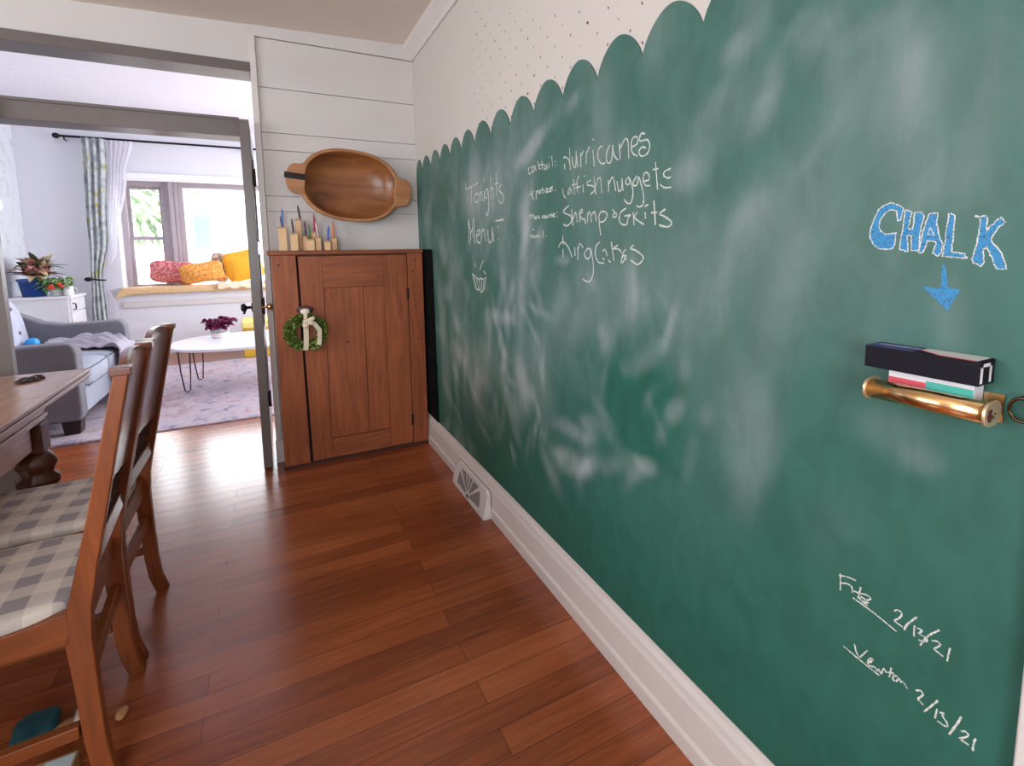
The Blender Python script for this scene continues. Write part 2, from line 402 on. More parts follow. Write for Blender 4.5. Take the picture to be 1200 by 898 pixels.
for q in ((668, 503, 22, 9, 20, .50), (690, 512, 8, 14, 20, .35), (672, 540, 24, 11, 30, .52), (694, 545, 10, 12, 30, .38), (658, 532, 8, 6, 0, .3), (611, 447, 7, 34, -8, .62), (585, 371, 10, 8, -20, .38), (634, 362, 15, 5, 28, .36), (686, 491, 7, 12, -30, .42),
          (708, 485, 5, 30, -30, .26), (754, 537, 15, 8, 40, .42), (735, 541, 22, 14, 30, .22), (791, 484, 10, 18, 15, .30), (880, 520, 26, 75, 4, .24), (867, 55, 28, 13, -45, .30), (897, 108, 13, 42, 28, .30), (816, 198, 16, 26, 40, .24),
          (1065, 85, 60, 85, 20, .2), (965, 45, 30, 20, -30, .18), (565, 214, 24, 34, 10, .3), (624, 170, 7, 34, 38, .36), (671, 122, 5, 12, 25, .28), (600, 195, 6, 90, 4, .2), (613, 330, 6, 60, 3, .22), (540, 380, 10, 90, -6, .26), (522, 420, 5, 60, -4, .24), (560, 450, 8, 50, -8, .24), (575, 420, 12, 30, -12, .3),
          (630, 450, 14, 60, -14, .2), (650, 390, 40, 60, 10, .16), (690, 360, 60, 40, 0, .14), (780, 330, 90, 80, 0, .17), (840, 380, 60, 120, 10, .15), (1010, 330, 90, 130, 0, .11), (1110, 150, 100, 120, 0, .1), (940, 230, 60, 90, 15, .14), (720, 215, 70, 50, -20, .13), (660, 305, 8, 5, 0, .42), (925, 380, 30, 60, 0, .16),
          (760, 490, 60, 50, 0, -.16), (745, 515, 16, 8, 20, -.14), (740, 450, 30, 25, 30, -.12), (975, 620, 50, 40, 0, .08), (700, 180, 60, 20, -25, .1), (870, 480, 60, 60, 0, .1), (588, 400, 3, 30, -14, .3), (550, 430, 3, 40, -8, .28), (600, 480, 4, 36, -16, .26), (535, 440, 3, 50, -5, .2), (705, 500, 5, 26, -35, .24), (770, 490, 3, 36, -20, .16),
          (615, 250, 5, 30, 2, .26), (630, 300, 12, 30, 6, .14), (1080, 190, 30, 60, 10, .08), (1045, 505, 40, 20, 10, .16), (1075, 530, 22, 12, 10, .16), (580, 250, 30, 60, 0, .1), (850, 130, 22, 60, 30, .12), (1170, 110, 14, 120, 0, .1)):
    smudge(*q[:5], q[5]*(.78 if q[2] < 40 else .55))
rs = random.Random(11)
for i in range(70): smudge(rs.uniform(512, 640), rs.uniform(330, 540), rs.uniform(1.5, 5), rs.uniform(7, 22), rs.uniform(-28, 8), rs.uniform(.08, .25))
for i in range(40): smudge(rs.uniform(640, 830), rs.uniform(330, 570), rs.uniform(3, 9), rs.uniform(10, 34), rs.uniform(-35, 25), rs.uniform(.04, .15))
for i in range(26): smudge(rs.uniform(500, 640), rs.uniform(180, 330), rs.uniform(2, 6), rs.uniform(8, 24), rs.uniform(-15, 20), rs.uniform(.06, .18))
for i in range(30): smudge(rs.uniform(700, 1150), rs.uniform(0, 380), rs.uniform(8, 22), rs.uniform(20, 60), rs.uniform(0, 45), rs.uniform(.03, .11))
def chalk(y, z):
    s = 0
    wx = noise.noise(Vector((y*5, z*5, 1)))*.03; wz = noise.noise(Vector((y*5, z*5, 9)))*.03
    for cy, cz, m00, m01, m10, m11, st in SM:
        dy, dz = y+wx-cy, z+wz-cz
        a = dy*m00+dz*m01; b_ = dy*m10+dz*m11; q = a*a+b_*b_
        if q < 4: s += st*math.exp(-q**1.5*.8)
    n = noise.fractal(Vector((y*6, z*1.6, 3.3)), 1.0, 2.0, 4)
    n2 = noise.fractal(Vector((y*2.2+z, z*2.2, 7.7)), 1.0, 2.0, 3)
    band = max(0, min(1, (y-.5)/1.6))*max(0, min(1, (z-.45)/.4))
    hz = max(0, min(1, (z-.35)/1.1))
    s = s*(.85+.5*n) + .07*hz + max(0, n)*.17*band + max(0, n2)*.09*hz
    return max(0, min(1, s))
nz = 130
bm = B(); cl = bm.verts.layers.float.new('chalk'); rows = []
zb = .1965
for y in ys:
    t = topz(y); col = []
    for j in range(nz+1):
        z = zb + (t-zb)*j/nz
        v = bm.verts.new((W-.004, y, z)); v[cl] = chalk(y, z); col.append(v)
    rows.append(col)
for A, C in zip(rows, rows[1:]):
    for j in range(nz): bm.faces.new((A[j], C[j], C[j+1], A[j+1]))
def edge_strip(vs):
    back = [bm.verts.new((W-.0002, v.co.y, v.co.z)) for v in vs]
    for a, b_, c, d in zip(vs, vs[1:], back[1:], back): bm.faces.new((a, b_, c, d)).material_index = 1
edge_strip([r[-1] for r in rows]); edge_strip(rows[0]); edge_strip(rows[-1]); edge_strip([r[0] for r in rows])
def board_mat():
    mt, nt, b = newmat('green_chalkboard_paint')
    at_ = N(nt, 'ShaderNodeAttribute'); at_.attribute_name = 'chalk'
    v = coords(nt, (1, 1, 1))
    fine = noisen(nt, coords(nt, (1, 40, 14)), 3, 5)
    med = noisen(nt, coords(nt, (1, 9, 5)), 2, 4, .8)
    k = math_(nt, 'MULTIPLY', at_.outputs['Fac'], math_(nt, 'ADD', .62, math_(nt, 'ADD', math_(nt, 'MULTIPLY', fine, .3), math_(nt, 'MULTIPLY', med, .45))))
    base = ramp(nt, med, [(.35, s2l((34, 89, 76))), (.65, s2l((40, 98, 86)))])
    nt.links.new(mix(nt, k, base, s2l((186, 190, 194))), b.inputs['Base Color'])
    b.inputs['Roughness'].default_value = .5; b.inputs['Specular IOR Level'].default_value = .32
    return mt
board = obj('chalkboard', bm, [board_mat(), plain('dark_green_edge', (20, 62, 48), .6)], smooth=False)
tag(board, 'large green chalkboard with a scalloped top edge covering the right wall', 'chalkboard')

def chalk_mat(name, c, dens=.5, scale=420):
    mt, nt, b = newmat(name)
    b.inputs['Base Color'].default_value = (*s2l(c), 1); b.inputs['Roughness'].default_value = .95; b.inputs['Specular IOR Level'].default_value = .1
    n = noisen(nt, coords(nt), scale, 2)
    nt.links.new(ramp(nt, n, [(dens-.12, (.25,)*3), (dens+.06, (1,)*3)]), b.inputs['Alpha'])
    return mt
ck_white = chalk_mat('white_chalk', (214, 220, 214), .47); ck_soft = chalk_mat('faint_chalk', (178, 196, 188), .50)
ck_blue = chalk_mat('blue_chalk', (72, 140, 190), .40, 300)
def on_board(g, p, d): 
    ox, oy, s = g; q = at(ox+p[0]/s, oy+p[1]/s, 0, W-.004-d); return q
def smooth_line(pts, n=4):
    if len(pts) < 3: return pts
    out = []; P = [pts[0]]+list(pts)+[pts[-1]]
    for i in range(1, len(P)-2):
        for k in range(n):
            t = k/n; out.append(tuple(.5*((2*P[i][a])+(-P[i-1][a]+P[i+1][a])*t+(2*P[i-1][a]-5*P[i][a]+4*P[i+1][a]-P[i+2][a])*t*t+(-P[i-1][a]+3*P[i][a]-3*P[i+1][a]+P[i+2][a])*t**3) for a in (0, 1)))
    out.append(pts[-1]); return out
def stroke(bm, g, pts, wd, d=.0008, smooth=True, jag=0):
    if len(pts) == 1: pts = [pts[0], (pts[0][0]+g[2]*.6, pts[0][1]+g[2]*1.2)]
    pp = [on_board(g, p, d) for p in (smooth_line(pts) if smooth else pts)]
    L = []; n = len(pp)
    for i, p in enumerate(pp):
        t = pp[min(i+1, n-1)]-pp[max(i-1, 0)]; nn = Vector((0, -t.z, t.y)); nn = nn.normalized() if nn.length > 0 else Vector((0, 1, 0))
        ww = wd*(.5 + rnd(-.12, .12)); j = Vector((0, rnd(-jag, jag), rnd(-jag, jag)))
        L.append((bm.verts.new(p+nn*ww+j), bm.verts.new(p-nn*ww+j)))
    for a, b_ in zip(L, L[1:]): bm.faces.new((a[0], b_[0], b_[1], a[1]))
def write(name, g, strokes, wd, mat=None, label=None, d=.0008):
    bm = B()
    for s in strokes: stroke(bm, g, s, wd, d)
    return obj(name, bm, mat or ck_white, board, label=label)
GT, GM, GC, GH, GN, GA, GS, GK = (535, 190, 12.83), (540, 245, 8.98), (610, 165, 11.97), (650, 145, 8.571), (650, 190, 8), (610, 225, 10.91), (650, 230, 8), (645, 270, 10)
GF, GW, B1, B2, GR = (970, 660, 7.48), (980, 745, 6.194), (1010, 230, 11.22), (1090, 240, 9.98), (980, 220, 5.44)
write('chalk_writing', GT, [[(133, 320), (136, 420)], [(136, 418), (220, 372), (325, 312)], [(225, 380), (222, 520), (226, 640)], [(300, 465), (272, 520), (285, 600), (312, 596), (335, 510), (300, 465)], [(350, 450), (355, 590)], [(355, 490), (375, 440), (392, 590)], [(415, 440), (415, 590)], [(408, 255), (413, 300)],
    [(470, 400), (430, 430), (425, 520), (452, 540), (475, 420), (485, 650), (465, 800), (440, 760)], [(510, 190), (515, 560)], [(515, 430), (545, 380), (555, 550)], [(595, 160), (600, 520)], [(570, 335), (632, 312)], [(678, 335), (638, 390), (650, 440), (705, 500), (700, 580), (665, 620), (632, 570)]], .0058, label='chalk word Tonights')
write('chalk_writing', GM, [[(92, 375), (84, 250), (80, 110)], [(80, 110), (110, 250), (135, 95)], [(135, 95), (142, 240), (150, 365)], [(100, 200), (104, 330)], [(122, 200), (128, 300)], [(165, 290), (200, 255), (190, 220), (170, 250), (170, 330), (195, 360), (206, 345)], [(220, 220), (216, 340)], [(220, 250), (245, 215), (262, 345)],
    [(285, 220), (290, 330), (310, 355), (330, 300), (328, 190)], [(328, 190), (348, 345)], [(393, 175), (393, 200)], [(393, 315), (397, 328)], [(365, 125), (430, 115)], [(430, 105), (450, 120)]], .0068, label='chalk word Menu')
GD = GM; bm = B()
dood = [(120, 680), (155, 830), (180, 855), (195, 842), (215, 880), (240, 855), (270, 715), (230, 742), (205, 727), (190, 747)]
stroke(bm, GD, dood+[dood[0]], .006, smooth=False)
for s in ([(145, 560), (150, 610)], [(235, 545), (200, 640)], [(240, 650), (262, 690)], [(140, 720), (165, 835)], [(165, 740), (190, 840)], [(195, 750), (205, 860)], [(220, 750), (220, 860)], [(245, 740), (235, 850)]): stroke(bm, GD, s, .0055)
obj('chalk_doodle', bm, ck_white, board, label='small white chalk doodle under the word Menu')
write('chalk_writing', GC, [[(137, 370), (110, 400), (125, 465), (160, 432)], [(172, 350), (160, 400), (180, 440), (196, 385), (172, 350)], [(217, 345), (200, 390), (226, 410)], [(240, 285), (265, 400)], [(290, 330), (255, 360), (282, 400)], [(300, 275), (310, 410)], [(285, 342), (330, 330)], [(356, 330), (335, 370), (350, 405), (370, 340)], [(370, 340), (376, 400)], [(395, 310), (400, 385)], [(398, 222), (400, 240)], [(438, 210), (450, 365)], [(482, 285)], [(486, 335)]], .0046, label='chalk word cocktail')
write('chalk_writing', GH, [[(85, 345), (110, 335), (145, 370), (160, 470)], [(150, 240), (155, 400)], [(100, 400), (102, 460)], [(175, 330), (185, 420), (212, 430), (215, 270)], [(215, 270), (232, 435)], [(262, 290), (262, 435)], [(265, 325), (290, 272)], [(318, 280), (316, 410)], [(318, 305), (350, 230)], [(383, 265), (398, 430)], [(387, 148), (390, 168)], [(478, 220), (440, 260), (435, 350), (470, 400), (508, 393)],
    [(555, 215), (520, 300), (530, 390), (570, 370), (585, 210)], [(585, 210), (595, 310), (638, 365)], [(650, 200), (658, 360)], [(660, 245), (705, 155), (735, 175), (745, 350)], [(772, 235), (830, 200), (830, 140), (795, 135), (770, 190), (780, 290), (828, 325)], [(908, 105), (875, 95), (850, 150), (870, 175), (930, 160), (955, 220), (930, 300), (870, 325), (845, 280), (880, 235), (918, 246)]], .0042, label='chalk word Hurricanes')
write('chalk_writing', GC, [[(118, 765), (150, 738), (140, 708)], [(140, 708), (185, 832)], [(160, 760), (185, 700)], [(218, 700), (220, 822)], [(220, 722), (252, 698), (236, 742)], [(262, 730), (285, 715), (270, 700), (262, 735), (285, 738)], [(303, 650), (315, 740)], [(288, 692), (330, 680)], [(340, 690), (345, 730)], [(355, 682), (385, 670), (362, 722), (396, 715)], [(400, 692), (430, 672), (414, 662), (404, 708), (436, 710)], [(440, 640), (445, 700)], [(418, 662), (452, 638)], [(484, 688), (490, 706)]], .0046, label='chalk word appetizer')
write('chalk_writing', GN, [[(75, 245), (85, 310), (106, 340)], [(150, 235), (125, 270), (130, 305), (155, 250)], [(155, 250), (160, 305)], [(178, 160), (185, 305)], [(160, 217), (205, 205)], [(232, 130), (210, 170), (216, 290)], [(195, 242), (242, 230)], [(265, 210), (270, 285)], [(277, 125), (280, 135)], [(340, 170), (305, 190), (310, 215), (360, 225), (378, 260), (338, 300)], [(368, 140), (386, 302)], [(385, 225), (405, 160), (432, 158), (440, 290)],
    [(505, 170), (505, 285)], [(508, 205), (545, 140), (572, 270)], [(585, 180), (600, 270), (626, 250), (630, 150)], [(630, 150), (642, 270)], [(692, 140), (665, 180), (680, 215), (705, 190), (692, 140), (718, 190), (735, 290), (715, 380), (680, 385), (652, 350)], [(772, 130), (735, 190), (745, 220), (775, 210), (788, 140), (830, 290), (830, 390), (795, 420), (765, 410)], [(838, 182), (885, 162), (880, 112), (845, 100), (830, 170), (855, 220), (898, 218)], [(945, 0), (965, 257)], [(920, 70), (972, 62)], [(1087, 60), (1030, 90), (1025, 130), (1060, 150), (1088, 140)], [(988, 208), (1030, 240), (1092, 235)]], .0040, label='chalk words catfish nuggets')
write('chalk_writing', GA, [[(112, 288), (125, 345)], [(120, 302), (140, 290), (150, 340)], [(150, 302), (165, 295), (170, 340)], [(192, 310), (180, 340), (205, 340), (205, 305)], [(216, 305), (219, 340)], [(230, 300), (240, 345)], [(236, 305), (246, 345)], [(292, 300), (275, 320), (291, 335)], [(306, 305), (300, 330), (320, 330), (316, 305), (306, 305)], [(330, 300), (335, 330), (350, 325), (350, 295)], [(365, 290), (370, 325)], [(365, 300), (382, 290)], [(402, 280), (386, 295), (406, 310), (390, 325)], [(410, 300), (436, 290), (422, 275), (412, 310), (442, 320)], [(463, 258)], [(466, 308)]], .0046, label='chalk words main course')
write('chalk_writing', GA, [[(123, 545), (138, 592)], [(138, 572), (158, 552), (165, 590), (182, 560), (190, 590)], [(196, 575), (208, 552), (216, 585)], [(225, 580), (236, 560), (246, 582)], [(290, 495), (290, 577)], [(325, 560)], [(95, 440), (102, 465)], [(158, 475), (172, 485)]], .0042, label='half rubbed out chalk word dessert')
write('chalk_writing', GS, [[(132, 90), (85, 135), (95, 160), (150, 185), (155, 240), (115, 278), (82, 262)], [(158, 120), (170, 275)], [(170, 220), (195, 150), (212, 245)], [(230, 150), (240, 245)], [(232, 152), (250, 125), (262, 140), (235, 185), (277, 225)], [(285, 200), (290, 260)], [(308, 160), (310, 248)], [(310, 175), (328, 145), (347, 245)], [(345, 180), (375, 145), (390, 235)], [(422, 250), (415, 185), (440, 145), (480, 150), (490, 190), (460, 235), (420, 242)], [(415, 240), (432, 367)], [(543, 122), (560, 150), (545, 190), (575, 195), (575, 155), (552, 168)],
    [(668, 115), (620, 150), (605, 220), (630, 262), (675, 265), (690, 200), (712, 178), (652, 186)], [(735, 150), (745, 272)], [(775, 150), (750, 203), (838, 265)], [(848, 150), (852, 210)], [(845, 95), (877, 80)], [(930, 40), (945, 270)], [(903, 156), (962, 150)], [(1038, 120), (985, 165), (1030, 190), (1090, 235), (1090, 270), (1050, 288), (978, 270)]], .0043, label='chalk words Shrimp and Grits')
write('chalk_writing', GK, [[(95, 200), (120, 150), (160, 140), (210, 200), (257, 317)], [(145, 60), (150, 170)], [(147, 220), (150, 320)], [(285, 200), (288, 300)], [(320, 190), (322, 340)], [(320, 245), (345, 155), (382, 205)], [(470, 215), (430, 220), (400, 280), (430, 335), (468, 300), (473, 215), (500, 380), (500, 520), (450, 605), (378, 570)], [(582, 135), (540, 180), (525, 280), (560, 370), (627, 385)], [(610, 250), (640, 225), (665, 300)], [(612, 320), (637, 352)], [(678, 350), (707, 377)],
    [(713, 135), (745, 360)], [(792, 175), (735, 215), (800, 222), (842, 272)], [(885, 230), (862, 245), (830, 370), (850, 372), (890, 300), (858, 300), (892, 347)], [(978, 170), (940, 215), (1000, 235), (1080, 300), (1080, 350), (1020, 400), (943, 350)]], .0042, label='chalk words King Cakes')
write('chalk_writing', GF, [[(112, 90), (110, 240)], [(98, 110), (170, 122), (247, 155)], [(115, 177), (160, 180), (208, 205), (216, 260)], [(290, 210), (265, 312)], [(228, 245), (280, 265), (340, 280), (377, 312), (340, 325), (290, 292)], [(290, 295), (285, 322), (350, 355)], [(285, 322), (360, 350)], [(300, 340), (350, 372)], [(220, 305), (400, 435), (602, 600)], [(578, 425), (610, 413), (650, 440), (630, 480), (580, 505)], [(580, 505), (657, 562)], [(782, 475), (700, 535), (670, 587)], [(760, 545), (755, 647)], [(783, 570), (826, 590), (798, 620)], [(798, 620), (862, 660), (860, 692), (796, 675)], [(978, 590), (880, 640), (808, 722)], [(912, 680), (965, 690), (985, 720), (930, 755)], [(930, 755), (1012, 820)], [(1072, 745), (1045, 862)]], .0025, label='small chalk name and date, upper of two')
write('chalk_writing', GW, [[(133, 62), (145, 120), (170, 160)], [(170, 160), (227, 108)], [(53, 78), (180, 185), (312, 290)], [(230, 200), (265, 180), (250, 165), (228, 190), (240, 220), (280, 225)], [(280, 225), (295, 255), (310, 245), (325, 277), (345, 240), (362, 270)], [(400, 235), (383, 302)], [(363, 265), (417, 275)], [(415, 290), (410, 320), (440, 330), (445, 300), (415, 290)], [(458, 310), (465, 342)], [(465, 340), (485, 338), (517, 387)], [(578, 400), (610, 400), (630, 430), (590, 460)], [(590, 460), (634, 507)], [(737, 473), (680, 520), (638, 552)], [(732, 533), (716, 602)], [(750, 560), (782, 566), (772, 585), (806, 640), (795, 660), (733, 620)], [(907, 590), (875, 645), (818, 718)], [(903, 695), (945, 700), (955, 730), (893, 750)], [(893, 750), (962, 795)], [(990, 837), (1000, 770), (1017, 748)]], .0025, label='small chalk name and date, lower of two')
CH = {'C': (B1, [(550, 160), (490, 120), (390, 85), (300, 115), (220, 175), (160, 310), (110, 440), (105, 540), (150, 635), (220, 690), (310, 700), (400, 690), (430, 640), (450, 480), (390, 490), (310, 500), (250, 460), (225, 400), (240, 320), (300, 230), (370, 180), (460, 190), (470, 330), (510, 310)]),
      'H': (B1, [(575, 175), (655, 205), (630, 330), (615, 430), (670, 435), (680, 330), (690, 205), (790, 215), (815, 255), (775, 440), (740, 730), (640, 700), (655, 510), (600, 520), (605, 735), (490, 695), (520, 520)]),
      'A': (B1, [(745, 740), (830, 380), (890, 230), (990, 220), (995, 420), (1060, 620), (1050, 740), (1000, 790), (935, 750), (975, 595), (860, 595), (800, 740)]),
      'L': (B2, [(220, 95), (190, 300), (165, 460), (145, 600), (330, 620), (430, 625), (400, 570), (250, 550), (260, 430), (290, 130), (250, 100)]),
      'K': (B2, [(530, 125), (585, 160), (570, 330), (530, 500), (485, 640), (520, 690), (600, 720), (635, 660), (620, 540), (665, 495), (720, 620), (770, 750), (885, 750), (880, 660), (820, 540), (710, 410), (800, 270), (890, 200), (830, 150), (760, 190), (660, 310), (665, 130), (590, 140)])}
bm = B(); bo = B()
for k, (g, pts) in CH.items():
    f = bm.faces.new([bm.verts.new(on_board(g, p, .0004)) for p in pts])
    pp = pts+[pts[0]]; dense = []
    for a, b_ in zip(pp, pp[1:]):
        for i in range(4): dense.append((a[0]+(b_[0]-a[0])*i/4, a[1]+(b_[1]-a[1])*i/4))
    dense.append(pts[0])
    stroke(bo, g, dense, .0017, .0008, smooth=False, jag=.0003 if k == 'C' else .0009)
stroke(bo, B1, [(900, 410), (865, 500), (955, 520), (900, 410)], .0017, .0008, smooth=False)
f = bm.faces.new([bm.verts.new(on_board(GR, p, .0004)) for p in [(683, 480), (700, 520), (712, 640), (790, 650), (710, 785), (550, 630), (666, 642), (672, 520)]])
bm.normal_update(); bmesh.ops.triangulate(bm, faces=bm.faces)
obj('chalk_fill', bm, ck_blue, board, label='blue chalk filling of the word CHALK and the arrow below it')
obj('chalk_outline', bo, ck_white, board, label='white chalk outline of the block letters CHALK')

# ---------------------------------------------------------------- wooden cabinet in the corner
pine_z = wood('red_pine', (120, 62, 36), (164, 92, 56), .5, 'z', 1.0, .4)
pine_x = wood('red_pine_across', (112, 58, 34), (158, 88, 54), .5, 'x', 1.0, .4)
dark_gap = plain('dark_gap', (22, 10, 8), .9)
iron = plain('dark_iron', (34, 30, 28), .5, metal=.6)
cab = thing('cabinet', (.43, 3.21, 0), 'reddish pine cupboard in the corner below the wooden bowl', 'cabinet')
CY = 3.135; YBK = YB-.008
bm = B(); box(bm, -.004, .022, CY+.003, YBK, .02, 1.275); box(bm, .838, .864, CY+.003, YBK, .02, 1.275); box(bm, .022, .838, YBK-.012, YBK, .02, 1.275); box(bm, .022, .838, CY+.03, YBK-.012, .05, .07); box(bm, .022, .838, CY+.03, YBK-.012, 1.255, 1.275)
obj('carcass', bm, pine_z, cab)
obj('top', box(B(), -.026, .872, CY-.022, YBK, 1.277, 1.302), pine_x, cab, bevel=.004)
obj('stile', prism(B(), [(-.006, .022), (.135, .022), (.122, 1.276), (-.006, 1.276)], 'y', CY-.018, CY+.002), pine_z, cab, bevel=.003)
obj('stile', box(B(), .768, .868, CY-.018, CY+.002, .022, 1.276), pine_z, cab, bevel=.003)
obj('plinth', box(B(), -.012, .874, CY-.014, CY+.02, 0, .02), plain('plinth_brown', (70, 32, 22), .6), cab, bevel=.002)
obj('recess', box(B(), .119, .767, CY-.001, CY+.002, .022, 1.27), dark_gap, cab)
# the door: its left edge tapers, so the dark gap narrows towards the top left
bm = B(); prism(bm, [(.150, .026), (.262, .026), (.262, 1.268), (.133, 1.268)], 'y', CY-.020, CY-.0015)
door = obj('door', bm, pine_z, cab, bevel=.003)
obj('door_stile', box(B(), .62, .764, CY-.020, CY-.0015, .026, 1.268), pine_z, door, bevel=.003)
obj('door_rail', box(B(), .2622, .6198, CY-.0198, CY-.0015, 1.078, 1.268), pine_x, door, bevel=.003)
obj('door_rail', box(B(), .2622, .6198, CY-.0198, CY-.0015, .026, .15), pine_x, door, bevel=.003)
obj('panel', box(B(), .2622, .489, CY-.013, CY-.0015, .1502, 1.0778), pine_z, door, bevel=.003)
obj('panel', box(B(), .491, .6198, CY-.010, CY-.0015, .1502, 1.0778), pine_z, door, bevel=.003)
for z in (1.02, .185):
    bm = B(); box(bm, .757, .771, CY-.0225, CY-.018, z-.035, z+.035); tube(bm, [(.764, CY-.0235, z-.038), (.764, CY-.0235, z+.038)], .004, 8)
    obj('hinge', bm, iron, door)
bm = B(); ball(bm, (.152, CY-.026, .958), .048, .006, .022, 2.2)
kp = obj('knob_plate', bm, plain('dark_brown_knob', (70, 30, 24), .4), door, smooth=True)
bm = B(); tube(bm, [(.152, CY-.03, .95), (.152, CY-.05, .95)], [.012, .012], 14); ball(bm, (.152, CY-.058, .95), .026, .012, .017, 2.2)
obj('knob', bm, plain('white_porcelain', (232, 222, 208), .2), door, smooth=True)
for x, z in ((.735, .78), (.802, 1.16), (.81, .93), (.822, .72), (.03, 1.22), (.385, .74), (.40, 1.23), (.82, 1.23)): obj('wood_knot', ball(B(), (x, CY-.0185, z), .005, .002, .006, 2, 8, 6), plain('knot_brown', (60, 26, 20), .7), cab)

# near-black strip added to paint the deep shadow gap beside the cupboard
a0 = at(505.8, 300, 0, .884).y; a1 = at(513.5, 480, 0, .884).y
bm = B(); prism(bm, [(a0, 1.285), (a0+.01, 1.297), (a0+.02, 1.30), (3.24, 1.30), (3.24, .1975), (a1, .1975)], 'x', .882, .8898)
tag(obj('gap_shadow_strip', bm, plain('shadow_black', (10, 13, 15), .9, spec=.1), bevel=.003), 'narrow black strip painting in the shadow gap between the cupboard and the chalkboard', 'panel')

# wreath
wr = thing('wreath', (.150, CY-.045, .72), 'small green leaf wreath with a cream bow on the cupboard knob', 'wreath')
WC = Vector((.150, CY-.046, .828)); g1 = plain('wreath_leaf_green', (74, 104, 36), .55, var=.35, scale=40); g2 = plain('wreath_leaf_light', (150, 168, 78), .5, var=.3, scale=40)
bm = B(); tube(bm, [WC+Vector((.088*math.cos(a), 0, .082*math.sin(a))) for a in [2*math.pi*i/32 for i in range(32)]], .014, 8, True)
obj('twig_ring', bm, plain('twig_brown', (66, 70, 30), .8, var=.3), wr)
bm = B()
for i in range(520):
    a = rnd(0, 2*math.pi); b_ = rnd(0, 2*math.pi); rad = .017
    p = WC + Vector(((.088+rad*math.cos(b_))*math.cos(a), -abs(rad*math.sin(b_))*1.0, (.082+rad*math.cos(b_))*math.sin(a)))
    d = Vector((-math.sin(a), 0, math.cos(a)))*rnd(.3, 1) + Vector((math.cos(a)*math.cos(b_), -abs(math.sin(b_))*.9, math.sin(a)*math.cos(b_)))*rnd(.4, 1)
    leaf(bm, p, d, rnd(.018, .03), rnd(.01, .016), up=Vector((rnd(-1, 1), -1, rnd(-1, 1))), droop=0, mi=0 if random.random() < .72 else 1, n=3)
for v in bm.verts: v.co.y = min(v.co.y, CY-.0245)
obj('leaves', bm, [g1, g2], wr)
rib = plain('cream_ribbon', (222, 208, 184), .6, var=.06, scale=30)
bm = B()
def ribbon(bm, pts, wd):
    L = []
    for i, p in enumerate(pts):
        p = Vector(p); t = Vector(pts[min(i+1, len(pts)-1)])-Vector(pts[max(i-1, 0)]); s = Vector((-t.z, 0, t.x)).normalized()
        for q in (0,): L.append((bm.verts.new(p+s*wd/2), bm.verts.new(p-s*wd/2), bm.verts.new(p+s*wd/2+Vector((0, .0015, 0))), bm.verts.new(p-s*wd/2+Vector((0, .0015, 0)))))
    for a, b_ in zip(L, L[1:]):
        bm.faces.new((a[0], a[1], b_[1], b_[0])); bm.faces.new((a[2], b_[2], b_[3], a[3])); bm.faces.new((a[0], b_[0], b_[2], a[2])); bm.faces.new((a[1], a[3], b_[3], b_[1]))
yy = CY-.078
ribbon(bm, [(.149, CY-.065, .955), (.151, yy, .93), (.152, yy, .90)], .020)
obj('hanging_loop', bm, rib, wr)
bm = B(); ribbon(bm, [(.150, yy-.003, .895), (.150, yy-.004, .86), (.149, yy-.002, .80), (.146, yy, .755), (.142, yy, .725)], .027); obj('ribbon_tail', bm, rib, wr)
bm = B(); ribbon(bm, [(.165, yy-.003, .895), (.195, yy-.012, .88), (.222, yy-.008, .84), (.221, yy-.002, .79), (.216, yy, .75)], .024); obj('ribbon_tail', bm, rib, wr)
bm = B(); ball(bm, (.151, yy-.008, .893), .016, .010, .014, 2.4); ball(bm, (.180, yy-.008, .905), .026, .012, .013, 2.2, rot=Matrix.Rotation(R(-25), 3, 'Y')); ball(bm, (.178, yy-.008, .886), .022, .012, .014, 2.2, rot=Matrix.Rotation(R(25), 3, 'Y')); ball(bm, (.150, yy-.01, .872), .018, .010, .014, 2.4)
obj('bow', bm, rib, wr, smooth=True)

# blocks with coloured tapered sticks on top of the cabinet
blk = wood('pale_block_wood', (206, 168, 124), (232, 198, 156), .6, 'z', 1.5)
ZT = 1.3022
BL = [  # left px, right px, top px, depth y centre, [(colour, name, tip u, tip v, base u)]
    (327, 336.5, 266, 3.18, [((60, 110, 190), 'blue', 330.6, 244.5, 331.2), ((84, 44, 104), 'purple', 328.4, 253, 330.5)], 'tallest at the left end, holding blue and purple sticks'),
    (340.5, 349.5, 273, 3.165, [((30, 28, 32), 'black', 341.5, 256, 344)], 'second from the left, holding a short black stick'),
    (347.5, 354, 256.5, 3.235, [((44, 52, 54), 'dark gray', 348.5, 240.5, 351.5)], 'tall, at the back, holding a dark gray stick'),
    (354.8, 360, 276, 3.20, [((72, 40, 66), 'dark plum', 356.8, 258.5, 358.6)], 'narrow, half hidden, holding a dark plum stick'),
    (359, 368.5, 280, 3.155, [((50, 120, 70), 'green', 361.5, 263.5, 364)], 'low, holding a green stick'),
    (363.8, 370.5, 271, 3.235, [((206, 40, 100), 'magenta', 367.3, 250, 368.4)], 'at the back, holding a magenta stick'),
    (369.3, 376, 277.5, 3.175, [((236, 214, 224), 'pale pink', 369.8, 260, 372.5)], 'holding a pale pink stick'),
    (380, 387, 282, 3.16, [((40, 80, 190), 'bright blue', 384.8, 264, 384.4)], 'short, second from the right, holding a bright blue stick'),
    (388, 394.5, 278, 3.20, [((226, 112, 64), 'orange', 389.3, 258.5, 391)], 'at the right end, holding an orange stick')]
